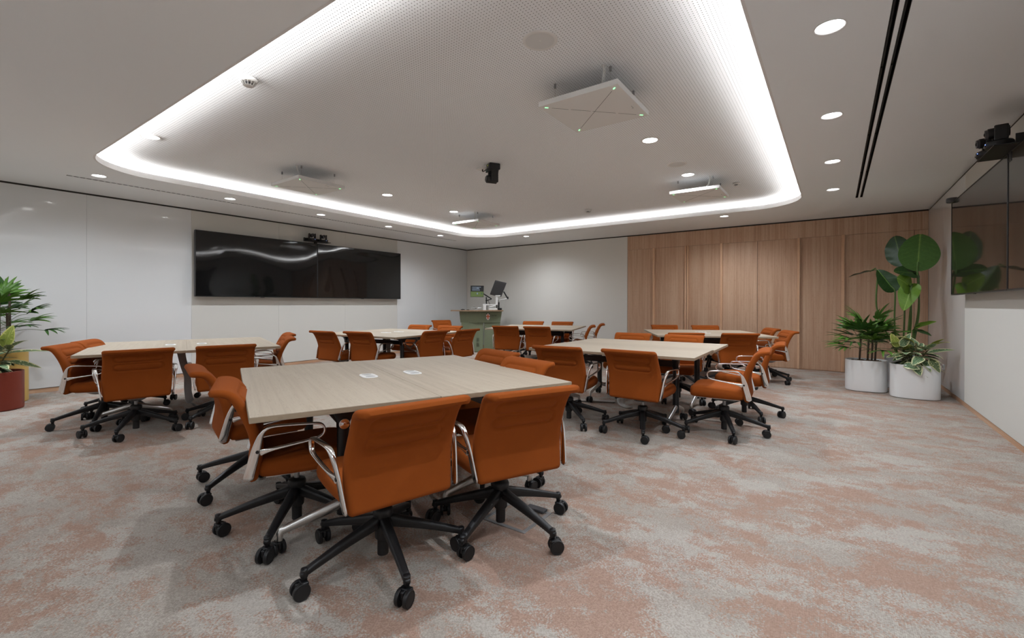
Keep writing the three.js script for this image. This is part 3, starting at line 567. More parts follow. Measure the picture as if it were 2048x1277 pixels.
// ---------------------------------------------------------------- flip-top tables, two halves pushed together
let tableProto;
const TL = 1.7, TD = .8475, TY = .73, TT = .027;
function makeHalf(label, pos, turn) { // long axis z, seam side at -x
  const t = thing('flip_top_table', label, 'table', pos, turn, 'pairs of flip-top tables');
  const top = boxUV(rbox(TD, TT, TL, .0025, 0, TY - TT / 2, 0, 2)); part('tabletop', top, M.ash, t);
  part('edge_band', [box(TD - .004, TT - .007, .0016, 0, TY - TT / 2, TL / 2), box(TD - .004, TT - .007, .0016, 0, TY - TT / 2, -TL / 2), box(.0016, TT - .007, TL - .004, TD / 2, TY - TT / 2, 0), box(.0016, TT - .007, TL - .004, -TD / 2, TY - TT / 2, 0)], M.ashEdge, t);
  const u = TY - TT;
  part('beam', [rbox(.05, .06, 1.16, .006, 0, u - .09, 0)], M.blackMetal, t);
  for (const s of [-1, 1]) {
    const z = s * .59;
    part('leg_column', [lathe([[.0001, .135], [.029, .135], [.030, .14], [.030, u - .10], [.0001, u - .10]].reverse(), 24).translate(0, 0, z)], M.blackMetal, t);
    part('bracket', [loft([[u - .002, .16, .035], [u - .014, .16, .035], [u - .05, .06, .032], [u - .10, .032, .031], [u - .13, .031, .031]].map(([y, hx, hz]) => Array.from({ length: 20 }, (_, i) => { const a = i / 20 * Math.PI * 2, c = Math.cos(a), q = Math.sin(a), k = Math.pow(Math.abs(c) ** 4 + Math.abs(q) ** 4, -1 / 4); return V(c * k * hx, y, z + q * k * hz); })).reverse())], M.blackMetal, t);
    part('pivot_disc', [lathe([[.0001, .006], [.008, .006], [.010, .003], [.024, .002], [.026, 0]].reverse(), 24).rotateX(s * Math.PI / 2).translate(0, u - .108, z + s * .031)], M.chrome, t);
    for (const q of [-1, 1]) {
      const foot = loft(Array.from({ length: 14 }, (_, j) => {
        const v = j / 13, k = v < .8 ? v / .8 : 1, bend = v < .8 ? 0 : (v - .8) / .2;
        const x = lerp(.0, .275, k) + .016 * Math.sin(bend * Math.PI / 2), y = lerp(.192, .118, k) - .045 * bend * bend, r = lerp(.030, .017, Math.min(1, v * 1.15));
        const dx = bend ? lerp(1, .1, bend) : .965, dy = bend ? -lerp(.26, 1, bend) : -.26, l = Math.hypot(dx, dy), nx = -dy / l, ny = dx / l;
        return Array.from({ length: 16 }, (_, i) => { const a = i / 16 * Math.PI * 2; return V(q * (x + nx * Math.cos(a) * r), y + ny * Math.cos(a) * r, z - Math.sin(a) * r * .85 * q * -1); });
      }).map((r) => q > 0 ? r.reverse() : r.reverse()));
      part('foot', foot, M.steel, t);
      const c = casterParts(t, M.blackPlastic); c.position.set(q * .291, 0, z); c.rotation.y = q * 1.1 + s * .7;
    }
  }
  // power module set into the top near the seam
  const ov = (hx, hz, y) => Array.from({ length: 40 }, (_, i) => { const a = i / 40 * Math.PI * 2, c = Math.cos(a), s = Math.sin(a), k = Math.pow(Math.abs(c) ** 3.2 + Math.abs(s) ** 3.2, -1 / 3.2); return V(-.278 + c * k * hx, y, -.0 + s * k * hz); });
  const pm = part('power_module', loft([ov(.05, .092, TY - .002), ov(.05, .092, TY + .003), ov(.046, .088, TY + .0048)].reverse()), M.white, t);
  for (const z of [-.052, 0, .052]) part('socket', loft([[.032, TY + .0035], [.032, TY + .0056]].map(([h, y]) => Array.from({ length: 24 }, (_, i) => { const a = i / 24 * Math.PI * 2; return V(-.278 + Math.cos(a) * h, y, z + Math.sin(a) * h * .55); })).reverse()), z ? M.greyPlastic : std({ color: col(.55, .55, .54), roughness: .5 }), pm);
  return t;
}
{
  // table, centre, heading of its outward near side, seam turned by 90 degrees?
  const T = [['A', -2.418, -2.0195, 67.07, 0], ['C', -6.1076, -2.1285, 71.05, 0], ['D', -5.985, -5.03, 97, 0], ['E', -5.003, -8.018, 17.55, 90], ['F', -1.87, -5.0135, 1.7, 90], ['G', -1.807, -8.076, 26.16, 90]];
  const far = { A: ['left', 'right'], C: ['left', 'right'], D: ['left', 'right'], E: ['rear', 'front'], F: ['rear', 'front'], G: ['rear', 'front'] };
  for (const [k, x, z, a, s] of T) {
    const h = (a + s) * D2R, ex = Math.cos(h), ez = -Math.sin(h);
    // half on the +x side (seam at its -x) and the same turned half round
    const mk = (px, pz, turn, w) => { const label = `pale wood flip-top table with black legs, ${w} half of ${TN[k]}`; if (!tableProto) return (tableProto = makeHalf(label, [px, 0, pz], turn)); const c = dup(tableProto, [px, 0, pz], turn, label); if (k === 'E' || k === 'F') c.remove(c.getObjectByName('power_module')); return c; };
    const o = TD / 2 + .0008, sh = k === 'F' ? .012 : .003, nx = Math.sin(h), nz = Math.cos(h);
    const pos = far[k][1], neg = far[k][0];
    mk(x + ex * o + nx * sh, z + ez * o + nz * sh, h, s ? neg : pos);
    mk(x - ex * o - nx * sh, z - ez * o - nz * sh, h + Math.PI, s ? pos : neg);
  }
}
// cable sleeves hanging from the tables and lying on the carpet
function ribbon(points, w, t) { // flat fabric sleeve following points
  const c = new THREE.CatmullRomCurve3(points, false, 'catmullrom', .4), n = 40, rings = [], fr = c.computeFrenetFrames(n);
  let side = null;
  for (let j = 0; j <= n; j++) {
    const p = c.getPointAt(j / n), T = c.getTangentAt(j / n); let up = V(0, 1, 0); if (Math.abs(T.y) > .9) up = side ? V().crossVectors(side, T).normalize() : V(1, 0, 0);
    side = V().crossVectors(T, up).normalize(); const nn = V().crossVectors(side, T).normalize(), k = 1 + .04 * Math.sin(j * .9) + .05 * Math.sin(j * .35);
    rings.push(Array.from({ length: 12 }, (_, i) => { const a = i / 12 * Math.PI * 2; return p.clone().addScaledVector(side, Math.cos(a) * w / 2 * k).addScaledVector(nn, Math.sin(a) * t / 2); }));
  }
  return loft(rings);
}
{
  const S = (label, pts, w, t, mat = M.sleeve) => { const g = thing('cable_sleeve', label, 'cable', [0, 0, 0]); part('sleeve', ribbon(pts.map((p) => V(...p)), w, t), mat, g); };
  S('grey fabric cable sleeve dropping to the carpet under the table by the left wall', [[-6.05, .69, -2.05], [-6.04, .55, -2.07], [-6.0, .38, -2.10], [-5.98, .2, -2.10], [-5.96, .08, -2.12], [-5.98, .018, -2.2], [-6.06, .012, -2.36], [-6.12, .012, -2.5]], .075, .02);
  S('grey fabric cable sleeve hanging under the table in front of the lectern, left', [[-6.0, .69, -4.95], [-5.98, .5, -4.94], [-5.95, .3, -4.93], [-5.94, .1, -4.92], [-5.96, .018, -4.99], [-6.0, .012, -5.15]], .09, .02);
  S('pale fabric cable sleeve hanging under the table in front of the lectern, right', [[-5.93, .69, -5.12], [-5.86, .52, -5.2], [-5.80, .47, -5.26], [-5.76, .55, -5.32], [-5.74, .62, -5.36]], .10, .02);
  S('pale fabric cable sleeve lying on the carpet under the middle right table', [[-2.78, .012, -5.02], [-2.6, .012, -5.08], [-2.42, .014, -5.17], [-2.19, .014, -5.27]], .08, .022, std({ color: col(.5, .48, .46), roughness: .9 }));
  S('pale fabric cable sleeve dropping from the middle right table to the carpet', [[-1.95, .69, -5.02], [-1.98, .5, -5.08], [-2.06, .3, -5.2], [-2.1, .1, -5.22], [-2.06, .016, -5.16], [-1.92, .012, -5.06]], .08, .022, std({ color: col(.5, .48, .46), roughness: .9 }));
}
{ // floor box frames flush in the carpet
  const fb = (label, x, z, turn, open) => {
    const t = thing('floor_box', label, 'floor box', [x, 0, z], turn), s = .285, b = .022;
    part('frame', [rbox(s, .004, b, .001, 0, .002, s / 2 - b / 2), rbox(s, .004, b, .001, 0, .002, -s / 2 + b / 2), rbox(b, .004, s - 2 * b, .001, -s / 2 + b / 2, .002, 0), rbox(b, .004, s - 2 * b, .001, s / 2 - b / 2, .002, 0)], M.greyMetal, t);
    if (open) part('cable_flap', [rbox(.12, .012, .05, .003, .05, .012, -s / 2 + .02)], M.darkGrey, t);
  };
  fb('grey metal floor box frame in the carpet under the right foreground chair', -1.462, -2.122, 0, true);
  fb('grey metal floor box frame in the carpet under the middle right table', -1.60, -4.72, .1, false);
  fb('grey metal floor box frame in the carpet under the table by the left wall', -5.9, -2.32, 0, false);
}

// ---------------------------------------------------------------- lectern and what stands on it
{
  const a = 38 * D2R, C = V(-7.395, 0, -8.925), at = (x, y, z) => [C.x + Math.cos(a) * x + Math.sin(a) * z, y, C.z - Math.sin(a) * x + Math.cos(a) * z];
  const t = thing('lectern', 'sage green lectern with a crest and a pale wood top in the far corner', 'lectern', [C.x, 0, C.z], a);
  // plan outlines (x, z), front towards +z
  const slab = (pts, y0, y1, s0 = 1, s1 = 1) => loft([[y0, s0], [y1, s1]].map(([y, s]) => pts.map(([x, z]) => V(x * s, y, z * s))).reverse());
  const flatN = (g) => { const q = g.toNonIndexed(); q.computeVertexNormals(); return q; };
  const topPts = [[-.665, -.1], [-.665, .06], [-.3, .30], [0, .35], [.4, .33], [.655, .25], [.655, -.36], [-.3, -.36]];
  part('worktop', flatN(slab(topPts, 1.02, 1.048)), std({ map: ash, color: col(.78, .62, .5), roughness: .5 }), t);
  const up = [[-.45, -.30], [-.45, .06], [-.22, .19], [.0, .235], [.62, .20], [.62, -.30]];
  part('upper_body', flatN(slab(up, .735, 1.02, .93, 1)), M.green, t);
  const lo = [[-.395, -.25], [-.395, .09], [-.2, .175], [.155, .2], [.155, -.25]];
  part('side_cabinet', flatN(slab(lo, 0.012, .735)), M.green, t);
  part('cabinet', [box(.40, .72, .40, .375, .375, -.03)], M.green, t);
  part('plinth', [box(.80, .03, .36, .16, .015, -.04)], M.greenDark, t);
  const dr = part('drawer', rbox(.392, .155, .014, .002, .375, .648, .175), M.green, t); part('handle', rbox(.012, .012, .016, .003, .21, .64, .188), M.chrome, dr);
  const dd = part('door', rbox(.392, .53, .014, .002, .375, .298, .175), M.green, t); part('handle', [rbox(.016, .012, .018, .003, .215, .42, .188), rbox(.006, .03, .006, .002, .215, .405, .184)], M.chrome, dd);
  const sl = []; for (const yy of [.15, .275]) for (let i = 0; i < 5; i++) { const g = rbox(.066, .006, .004, .001, 0, 0, 0, 1); g.rotateY(-.07).translate(.02, yy + i * .019, .1935); sl.push(g); } part('vent_slots', sl, M.greenDark, t);
  const scr = []; for (const yy of [.12, .39, .65]) { const g = new THREE.CylinderGeometry(.004, .004, .003, 8).rotateX(Math.PI / 2); g.translate(.09, yy, .197); scr.push(g); } part('screws', scr, M.greenDark, t);
  // crest and lettering, printed flat on the front
  const cv = document.createElement('canvas'); cv.width = 512; cv.height = 320; const c = cv.getContext('2d'); c.clearRect(0, 0, 512, 320);
  c.fillStyle = '#e9e6e0'; c.beginPath(); c.moveTo(40, 10); c.lineTo(190, 10); c.lineTo(190, 190); c.quadraticCurveTo(185, 255, 115, 295); c.quadraticCurveTo(45, 255, 40, 190); c.closePath(); c.fill();
  c.save(); c.clip(); c.fillStyle = '#141414'; c.fillRect(40, 10, 150, 40); c.fillStyle = '#e9e6e0'; c.fillRect(84, 14, 62, 36);
  c.fillStyle = '#d6482a'; c.fillRect(94, 52, 42, 200); c.fillRect(40, 118, 150, 46); c.fillStyle = '#d9b13a'; c.beginPath(); c.arc(115, 141, 17, 0, 7); c.fill();
  c.fillStyle = '#d6482a'; for (const [x, y] of [[64, 84], [166, 84], [64, 200], [166, 200]]) { c.beginPath(); c.arc(x, y, 9, 0, 7); c.fill(); } c.restore();
  c.strokeStyle = '#b9b6ae'; c.lineWidth = 5; c.stroke();
  c.fillStyle = '#1c1d18'; c.font = '104px serif'; c.save(); c.translate(214, 138); c.scale(.86, 1); c.fillText('UNSW', 0, 0); c.restore(); c.font = '26px sans-serif'; c.fillText('S Y D N E Y', 280, 186);
  const ct = new THREE.CanvasTexture(cv); ct.colorSpace = THREE.SRGBColorSpace;
  const lg = new THREE.PlaneGeometry(.30, .1875); lg.rotateX(.055).rotateY(.056).translate(.355, .88, .210);
  part('crest', lg, std({ map: ct, transparent: true, alphaTest: .4, roughness: .7 }), t);
  // things on top
  const put = (name, label, cat, x, z, turn = 0, y = 1.0485) => thing(name, label, cat, at(x, y, z), a + turn);
  const m1 = put('desk_monitor', 'small monitor with a green lower half on an arm over the lectern', 'monitor', .19, .0);
  part('pole', [cyl(.015, .015, .33, .04, .165, 0, 14), cyl(.022, .022, .03, .04, .24, 0, 14)], M.blackMetal, m1);
  part('arm', [bar(V(.04, .24, 0), V(.17, .28, -.04), .013), bar(V(.17, .285, -.04), V(-.06, .43, .03), .015), bar(V(.08, .25, 0), V(.13, .14, .01), .006)], M.blackPlastic, m1);
  const q = new THREE.Euler(-.10, -.12, -.02), sc = new THREE.Matrix4().makeRotationFromEuler(q).setPosition(-.195, .475, .04);
  part('casing', rbox(.335, .29, .022, .006, 0, 0, -.012).applyMatrix4(sc), M.blackPlastic, m1);
  const mc = document.createElement('canvas'); mc.width = 256; mc.height = 220; const g2 = mc.getContext('2d'); g2.fillStyle = '#1b1d20'; g2.fillRect(0, 0, 256, 220); g2.fillStyle = '#71884a'; g2.fillRect(0, 116, 256, 104);
  g2.fillStyle = '#9fb0c4'; [[26, 22, 178, 12], [26, 52, 150, 12], [26, 80, 160, 12], [120, 40, 40, 10]].forEach((r) => g2.fillRect(...r)); g2.fillStyle = '#8fa6c8'; g2.fillRect(124, 140, 22, 34); g2.fillStyle = '#4b6a66'; g2.fillRect(214, 140, 16, 34);
  const mt = new THREE.CanvasTexture(mc); mt.colorSpace = THREE.SRGBColorSpace;
  part('screen', new THREE.PlaneGeometry(.32, .274).applyMatrix4(new THREE.Matrix4().makeTranslation(0, 0, .0002)).applyMatrix4(sc), std({ color: 0x000000, emissive: 0xffffff, emissiveMap: mt, emissiveIntensity: .6, roughness: .3 }), m1);
  const m2 = put('desk_monitor', 'dark monitor seen from behind on a white arm over the lectern', 'monitor', .50, -.06);
  part('pole', [cyl(.016, .016, .32, -.005, .16, .06, 14), cyl(.018, .018, .2, .045, .1, .06, 14)], M.blackMetal, m2);
  part('clamp', [cyl(.024, .024, .035, -.005, .245, .06, 14), cyl(.02, .02, .05, .045, .23, .06, 14)], M.steel, m2);
  part('arm', [bar(V(.05, .255, .06), V(.27, .295, .02), .013)], M.white, m2);
  part('arm', [bar(V(.27, .30, .02), V(.17, .47, .0), .018), cyl(.024, .024, .06, .27, .31, .02, 14)], M.blackPlastic, m2);
  const e2 = new THREE.Matrix4().makeRotationFromEuler(new THREE.Euler(.42, .40, -.20, 'YXZ')).setPosition(.03, .545, .02);
  part('casing', [rbox(.33, .40, .02, .006), rbox(.30, .36, .012, .004, 0, 0, .012)].map((g) => g.applyMatrix4(e2)), M.darkGrey, m2);
  part('screen', new THREE.PlaneGeometry(.31, .38).rotateY(Math.PI).translate(0, 0, -.0105).applyMatrix4(e2), M.screen, m2);
  const dc = put('document_camera', 'white document camera with folded arms on the lectern', 'camera', .30, .1);
  part('base', rbox(.22, .045, .15, .01, .10, .0225, 0), M.white, dc); part('column', [rbox(.08, .11, .08, .012, -.11, .066, 0), rbox(.09, .014, .10, .004, -.11, .007, 0)], M.white, dc); part('head', rbox(.12, .035, .07, .01, -.10, .137, 0), M.white, dc);
  part('arm', [bar(V(-.06, .13, .02), V(.17, .135, -.02), .014), bar(V(.0, .075, .03), V(.16, .12, -.02), .012)], M.white, dc); part('arm', [rbox(.055, .22, .03, .006, .19, .24, -.04), rbox(.13, .03, .05, .008, .22, .36, -.03)], M.white, dc);
  const bx = put('black_adapter', 'black box with cables at the right end of the lectern top', 'box', .565, .05); part('body', rbox(.11, .055, .12, .006, 0, .0275, 0), M.blackPlastic, bx); part('cable', tube([V(-.02, .05, .03), V(-.05, .10, .04), V(-.09, .05, .07), V(-.12, .008, .09)], .005, 14, 6), M.blackRubber, bx);
  const ms = put('mouse', 'black computer mouse at the left of the lectern top', 'mouse', -.36, .1); part('body', new THREE.SphereGeometry(1, 20, 12, 0, Math.PI * 2, 0, Math.PI / 2).scale(.055, .03, .035), M.blackPlastic, ms);
  const kb = put('remote', 'small black remote beside the papers on the lectern top', 'remote', -.23, .13); part('body', rbox(.07, .016, .035, .005, 0, .008, 0), M.blackPlastic, kb);
  const pp = put('paper_stack', 'loose white papers and leads piled on the lectern top', 'paper', -.06, .14); for (let i = 0; i < 4; i++) { const g = new THREE.BoxGeometry(.22, .003, .15, 6, 1, 4), p = g.attributes.position; for (let k = 0; k < p.count; k++) p.setY(k, p.getY(k) + .014 * i + .02 * Math.sin(p.getX(k) * 16 + i * 2) ** 2 * (i / 3)); g.computeVertexNormals(); g.rotateY(i * .35 - .4).translate(.015 * i, .004, 0); part('sheet', g, M.white, pp); }
  part('lead', tube([V(-.06, .06, .02), V(-.02, .075, .03), V(.04, .06, .02), V(.06, .05, .05), V(0, .055, .04)], .005, 20, 6), M.blackRubber, pp);
}

// ---------------------------------------------------------------- planters and plants
function planter(name, label, pos, turn, hx, hz, h, mat, power = 2.6) {
  const t = thing(name, label, 'planter', pos, turn), ring = (y, k, dx = 0) => Array.from({ length: 64 }, (_, i) => { const a = i / 64 * Math.PI * 2, c = Math.cos(a), s = Math.sin(a), q = Math.pow(Math.abs(c) ** power + Math.abs(s) ** power, -1 / power); return V(c * q * (hx * k - dx), y, s * q * (hz * k - dx)); });
  part('shell', loft([ring(.006, .985), ring(.014, 1), ring(h - .004, 1), ring(h, 1, .003), ring(h, 1, .016), ring(h - .006, 1, .02), ring(h - .05, 1, .02)].reverse(), false), mat, t);
  part('foot', loft([ring(0, .93), ring(.012, .93)].reverse()), M.darkGrey, t);
  part('soil', loft([ring(h - .06, 1, .016), ring(h - .035, 1, .018)].reverse()), M.soil, t);
  const r = rng(Math.round(hx * 1000 + h * 333)), chips = [];
  for (let i = 0; i < 150; i++) { const a = r() * 6.28, k = Math.sqrt(r()) * .88, g = new THREE.BoxGeometry(.03 + r() * .03, .006 + r() * .006, .012 + r() * .012); g.rotateX((r() - .5) * .8).rotateZ((r() - .5) * .8).rotateY(r() * 6.28).translate(Math.cos(a) * k * (hx - .03), h - .03 + r() * .012, Math.sin(a) * k * (hz - .03)); chips.push(g); }
  const c = part('bark_mulch', chips, M.bark, t); c.userData.kind = 'stuff';
  return t;
}
M.soil = std({ color: col(.045, .028, .018), roughness: 1 }); M.bark = std({ color: col(.16, .095, .055), roughness: 1 });
// leaf blade: base at the origin, growing along +y, face to +z
function leafGeo(L, Wd, { seg = 12, across = 6, shape = .45, tip = 1, droop = 0, fold = .15, wave = 0, ph = 0 } = {}) {
  const pos = [], uv = [], idx = [];
  for (let j = 0; j <= seg; j++) {
    const v = j / seg, prof = Math.pow(Math.sin(Math.PI * Math.pow(clamp(v * .985 + .008), shape * 1.4)), tip), w = Wd / 2 * prof;
    const ang = droop * v, y = droop ? L * Math.sin(ang) / droop : L * v, z0 = droop ? -L * (1 - Math.cos(ang)) / droop : 0;
    for (let i = 0; i <= across; i++) { const s = i / across * 2 - 1, zz = fold * Math.abs(s) * w + wave * Math.sin(v * 14 + ph + s * 2) * w * Math.abs(s); pos.push(s * w, y + zz * Math.sin(ang), -z0 * -1 + zz * Math.cos(ang)); uv.push((s * prof + 1) / 2, v); }
  }
  const m = across + 1; for (let j = 0; j < seg; j++) for (let i = 0; i < across; i++) { const a = j * m + i; idx.push(a, a + 1, a + m + 1, a, a + m + 1, a + m); }
  const g = new THREE.BufferGeometry(); g.setAttribute('position', new THREE.Float32BufferAttribute(pos, 3)); g.setAttribute('uv', new THREE.Float32BufferAttribute(uv, 2)); g.setIndex(idx); g.computeVertexNormals(); return g;
}
function orient(g, base, dir, face) { // +y to dir, +z towards face
  const y = dir.clone().normalize(), x = V().crossVectors(y, face).normalize(), z = V().crossVectors(x, y).normalize();
  return g.applyMatrix4(new THREE.Matrix4().makeBasis(x, y, z).setPosition(base));
}
function leafTex(seed, green, vein, edge, edgeW, w = 128, h = 256) {
  const n = noise2(seed);
  return dataTex(w, h, (x, y) => {
    const u = x / w * 2 - 1, v = y / h, mid = Math.exp(-((u / .035) ** 2)), s = Math.sin((v * 34 + Math.abs(u) * 7) * 1.6), side = smooth(.86, 1, s) * .3;
    let c = mixc(green, vein, clamp(mid * .85 + side * .5)); c = mixc(c, [c[0] * .8, c[1] * .82, c[2] * .8], n(x / 9, y / 14) * .5);
    if (edge) { const d = 1 - Math.abs(u) / (Math.sin(Math.PI * Math.pow(clamp(v * .985 + .008), .63)) + .001), q = edgeW * (.5 + 1.3 * n(x / 40 + 9, y / 26)); if (d < q || (n(x / 16 + 40, y / 9) > .78 && Math.abs(u) > .25)) c = mixc(c, edge, .92); }
    return byte(c);
  }, true);
}
const leafMat = (o) => phys({ side: THREE.DoubleSide, roughness: .42, specularIntensity: .6, ...o });
M.palm = leafMat({ map: leafTex(3, [80, 120, 42], [118, 152, 70]), roughness: .38 });
M.palmDark = leafMat({ map: leafTex(4, [50, 86, 34], [80, 112, 52]), roughness: .38 });
M.paradise = leafMat({ map: leafTex(6, [66, 98, 42], [122, 146, 72], null, 0, 256, 512), roughness: .45 });
M.paradiseDark = leafMat({ map: leafTex(7, [40, 66, 30], [112, 140, 66], null, 0, 256, 512), roughness: .4 });
M.paradiseLight = leafMat({ map: leafTex(8, [98, 132, 38], [146, 172, 74], null, 0, 256, 512), roughness: .45 });
M.ficus = leafMat({ map: leafTex(9, [102, 132, 96], [180, 182, 150], [226, 222, 176], .22), roughness: .45 });
M.ficusDark = leafMat({ map: leafTex(10, [84, 102, 66], [150, 150, 112], [200, 194, 144], .2), roughness: .5 });
M.ficusNew = leafMat({ map: leafTex(12, [140, 152, 66], [176, 180, 110], [200, 196, 120], .12), roughness: .45 });
M.stemGreen = std({ color: col(.07, .13, .025), roughness: .5 }); M.stemBrown = std({ color: col(.06, .04, .025), roughness: .9 }); M.stemOlive = std({ color: col(.12, .11, .05), roughness: .8 });

function palm(label, pos, seed, stems, fans, hgt, reach) { // lady palm: canes with fingered fronds
  const t = thing('lady_palm', label, 'plant', pos, 0), r = rng(seed);
  for (let s = 0; s < stems.length; s++) { const [x, z, h] = stems[s]; part('cane', tube([V(x, -.03, z), V(x + .01, h * .5, z), V(x + (r() - .5) * .05, h, z + (r() - .5) * .05)], .0115, 12, 8), M.stemBrown, t); }
  for (let i = 0; i < fans; i++) {
    const [sx, sz, sh] = stems[i % stems.length], lev = Math.pow((i + .5) / fans, .8), y0 = lerp(hgt * .28, sh * .98, lev), a = i * 2.399 + r() * .5, el = lerp(.15, 1.05, Math.pow(lev, 1.6)) + (r() - .5) * .35;
    const len = lerp(.30, .16, lev) * reach * (.8 + .4 * r()), dir = V(Math.cos(a) * Math.cos(el), Math.sin(el), Math.sin(a) * Math.cos(el)), base = V(sx, y0, sz), end = base.clone().addScaledVector(dir, len).add(V(0, -.03, 0));
    const g = [tube([base, base.clone().lerp(end, .5).add(V(0, .025, 0)), end], .0028, 8, 5)];
    const n = 6 + Math.floor(r() * 4), side = V().crossVectors(dir, V(0, 1, 0)).normalize(), up = V().crossVectors(side, dir).normalize();
    const bl = [];
    for (let k = 0; k < n; k++) {
      const q = (k / (n - 1) - .5) * 2.5, d = dir.clone().multiplyScalar(Math.cos(q)).addScaledVector(side, Math.sin(q)).addScaledVector(up, .12 + .1 * r()), L = (.19 + .11 * r()) * reach * (1 - .16 * Math.abs(q));
      bl.push(orient(leafGeo(L, (.032 + .018 * r()), { seg: 7, across: 2, shape: .42, tip: .55, droop: .35 + .75 * r() * (1 - lev * .6), fold: .35 }), end, d, up));
    }
    const f = part('frond', bl, r() > .42 ? M.palm : M.palmDark, t); part('petiole', g, M.stemGreen, f);
  }
  return t;
}
function ficus(label, pos, seed, spread, hgt, n, extra = []) { // rubber plant with cream-edged leaves
  const t = thing('variegated_ficus', label, 'plant', pos, 0), r = rng(seed), stems = [];
  for (let s = 0; s < 5; s++) { const a = s * 1.257 + r() * .6, k = spread * (.25 + .3 * r()), h = hgt * (.6 + .4 * r()), top = V(Math.cos(a) * k, h, Math.sin(a) * k * .7); stems.push(top); part('stem', tube([V(Math.cos(a) * .05, -.03, Math.sin(a) * .04), V(top.x * .5, h * .5, top.z * .5), top], .007, 10, 7), M.stemOlive, t); }
  for (let i = 0; i < n; i++) {
    const s = stems[i % 5], v = .12 + .88 * ((Math.floor(i / 5) + r() * .6) / Math.ceil(n / 5)), base = V(lerp(Math.cos(0) * 0, s.x, v), s.y * v, s.z * v), a = i * 2.399 + r(), el = lerp(-.45, 1.0, Math.pow(v, 1.7)) + (r() - .5) * .45;
    const dir = V(Math.cos(a) * Math.cos(el), Math.sin(el), Math.sin(a) * Math.cos(el)), L = (.165 + .08 * r()) * (1.1 - .2 * v);
    const st = .035; const b2 = base.clone().addScaledVector(dir, st);
    const up = V(-Math.cos(a) * Math.sin(el), Math.cos(el), -Math.sin(a) * Math.sin(el));
    const m = v > .85 && r() > .6 ? M.ficusNew : r() > .35 ? M.ficus : M.ficusDark;
    const f = part('leaf', orient(leafGeo(L, L * (.46 + .1 * r()), { seg: 10, across: 6, shape: .44, tip: .75, droop: .25 + .6 * r(), fold: .22 }), b2, dir, up), m, t);
    part('leaf_stalk', bar(base, b2, .003, 5), M.stemOlive, f);
  }
  for (const [b, d, up, L, w, m] of extra) part('leaf', orient(leafGeo(L, w, { seg: 10, across: 6, shape: .44, tip: .75, droop: .25, fold: .15 }), V(...b), V(...d), V(...up)), m, t);
  return t;
}
planter('planter', 'white oval planter holding the lady palm, left of the two white ones', [.355, 0, -8.13], 0, .238, .205, .43, M.whiteGloss);
planter('planter', 'white oval planter holding the cream-edged rubber plant, right of the two white ones', [.842, 0, -7.85], 0, .25, .185, .433, M.whiteGloss);
planter('planter', 'rust red round planter at the left edge of the picture', [-7.72, 0, -.82], 0, .24, .24, .43, std({ color: col(.20, .028, .012), roughness: .5 }), 2);
planter('planter', 'tall mustard yellow planter behind the red one', [-8.2, 0, -.93], 0, .232, .232, .61, std({ color: col(.58, .38, .10), roughness: .5 }), 2);
{ // grey nursery bag behind the white planters
  const t = planter('nursery_bag', 'crumpled pale grey nursery bag between and behind the white planters', [.80, 0, -8.62], .3, .2, .18, .47, M.bagGrey = std({ color: col(.42, .43, .45), roughness: .6 }), 2.2);
  const sh = t.children[0], p = sh.geometry.attributes.position, n = noise2(77); for (let i = 0; i < p.count; i++) { const a = Math.atan2(p.getZ(i), p.getX(i)), y = p.getY(i), k = 1 + .16 * (n(a * 5 + 20, y * 22) - .5) + .08 * (n(a * 13 + 60, y * 50) - .5); p.setX(i, p.getX(i) * k); p.setZ(i, p.getZ(i) * k); } sh.geometry.computeVertexNormals();
}
palm('green lady palm with fingered leaves in the left white planter', [.355, .40, -8.13], 41, [[-.075, .03, .36], [.06, .05, .52], [.02, -.06, .46], [.10, -.03, .34]], 32, .5, 1.08);
palm('green lady palm with long thin leaves in the yellow planter', [-8.2, .58, -.93], 97, [[-.04, .03, .70], [.06, .02, .62], [.02, -.07, .74], [.12, -.04, .5]], 26, .66, .98);
ficus('cream-edged rubber plant in the right white planter', [.842, .40, -7.85], 15, .44, .36, 60, [
  [[-.17, .25, .05], [-.35, .9, .1], [.2, .1, 1], .19, .10, M.ficusNew], [[-.14, .26, .06], [.45, .85, .1], [-.2, -.1, 1], .20, .10, M.ficus], [[.12, .20, .08], [.9, .3, .3], [-.25, .85, .4], .25, .085, M.ficus], [[.10, .24, .1], [-.1, .25, .7], [0, .9, .4], .19, .12, M.ficus], [[.05, .14, .14], [-.45, -.35, .7], [-.1, .6, .7], .2, .12, M.ficus], [[-.02, .05, .16], [.25, -.6, .5], [.1, .4, .9], .17, .12, M.ficus], [[.14, .12, .12], [.4, -.75, .45], [.1, .4, .9], .19, .1, M.ficusDark], [[-.12, .16, .1], [-.8, -.1, .5], [0, .8, .5], .21, .08, M.ficusDark],
  [[-.12, .04, .15], [.6, -.15, .6], [-.2, .5, .8], .19, .10, M.ficus]]);
ficus('cream-edged rubber plant in the red planter', [-7.72, .40, -.82], 63, .4, .4, 40, [[[.02, .30, -.08], [.12, .95, -.2], [.85, .1, .5], .26, .13, M.ficusNew], [[.05, .24, -.1], [.35, .1, -.95], [.2, .95, .2], .36, .08, M.ficusDark], [[.04, .14, -.12], [.45, -.25, -.85], [.4, .8, .3], .28, .08, M.ficusDark]]);
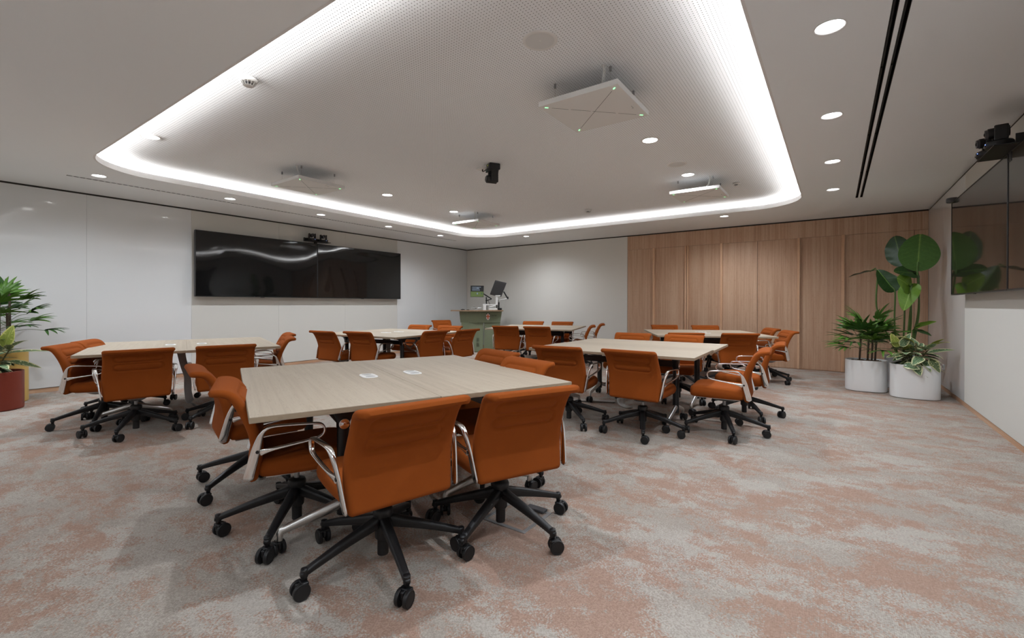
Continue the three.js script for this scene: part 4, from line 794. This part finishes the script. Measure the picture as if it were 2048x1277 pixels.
{ // bird of paradise with broad paddle leaves
  const o = V(.80, .43, -8.62), t = thing('bird_of_paradise', 'tall plant with broad paddle leaves behind the two white planters', 'plant', [o.x, o.y, o.z], 0);
  const L = (b, tipP, w, face, mat, opt = {}, stalk) => {
    const B = V(...b).sub(o), T = V(...tipP).sub(o), d = T.clone().sub(B), g = leafGeo(d.length() * (1 + (opt.droop || 0) ** 2 / 20), w, { seg: 22, across: 12, shape: .40, tip: .62, fold: .10, wave: .05, ...opt });
    const m = part('leaf', orient(g, B, d, V(...face)), mat, t);
    const F = V((stalk?.[0] ?? 0) * 1, -.03, stalk?.[1] ?? 0);
    part('leaf_stalk', tube([F, F.clone().lerp(B, .55).add(V((stalk?.[2] ?? 0), 0, 0)), B, B.clone().addScaledVector(d, .25)], .0105, 18, 8), stalk?.[3] || M.stemGreen, m);
  };
  const cam = [-.1, .05, 1];
  L([.93, 1.671, -8.45], [.965, 2.189, -8.5], .45, [.05, .1, 1], M.paradise, { shape: .62, tip: .55, wave: .03 }, [.08, .02, .05]);
  L([.80, 1.763, -8.7], [.718, 2.224, -8.85], .33, [-.35, .1, .95], M.paradiseDark, { shape: .62, tip: .55 }, [0, -.05, .02]);
  L([.699, 1.39, -8.5], [.507, 1.718, -8.6], .27, [.2, .35, .95], M.paradiseDark, { fold: .3 }, [-.06, 0, -.02]);
  L([.51, 1.71, -8.62], [.161, 1.675, -8.78], .26, [.1, 1, .12], M.paradiseDark, { droop: .25 }, [-.03, -.06, -.12]);
  L([.95, 1.63, -8.52], [.70, 1.70, -8.25], .24, [.05, .62, .78], M.paradiseDark, { droop: .3, shape: .6 }, [.05, -.04, .05]);
  L([.86, 1.43, -8.43], [.76, 1.58, -8.2], .32, [-.1, .5, .85], M.paradiseLight, { droop: .5, shape: .6 }, [.04, .05, .02]);
  L([.88, 1.50, -8.40], [.775, 1.12, -8.3], .25, [-.4, .1, .9], M.paradiseLight, { fold: .25 }, [.02, .06, .0]);
  L([.916, .887, -8.5], [1.10, 1.0, -8.38], .12, [-.2, .8, .5], M.paradiseLight, { droop: .3 }, [.06, .04, .02]);
  L([.90, .85, -8.5], [1.06, .83, -8.30], .10, [0, .9, .3], M.paradiseDark, { droop: .4 }, [.05, .05, .02]);
}

renderer.render(scene, camera);
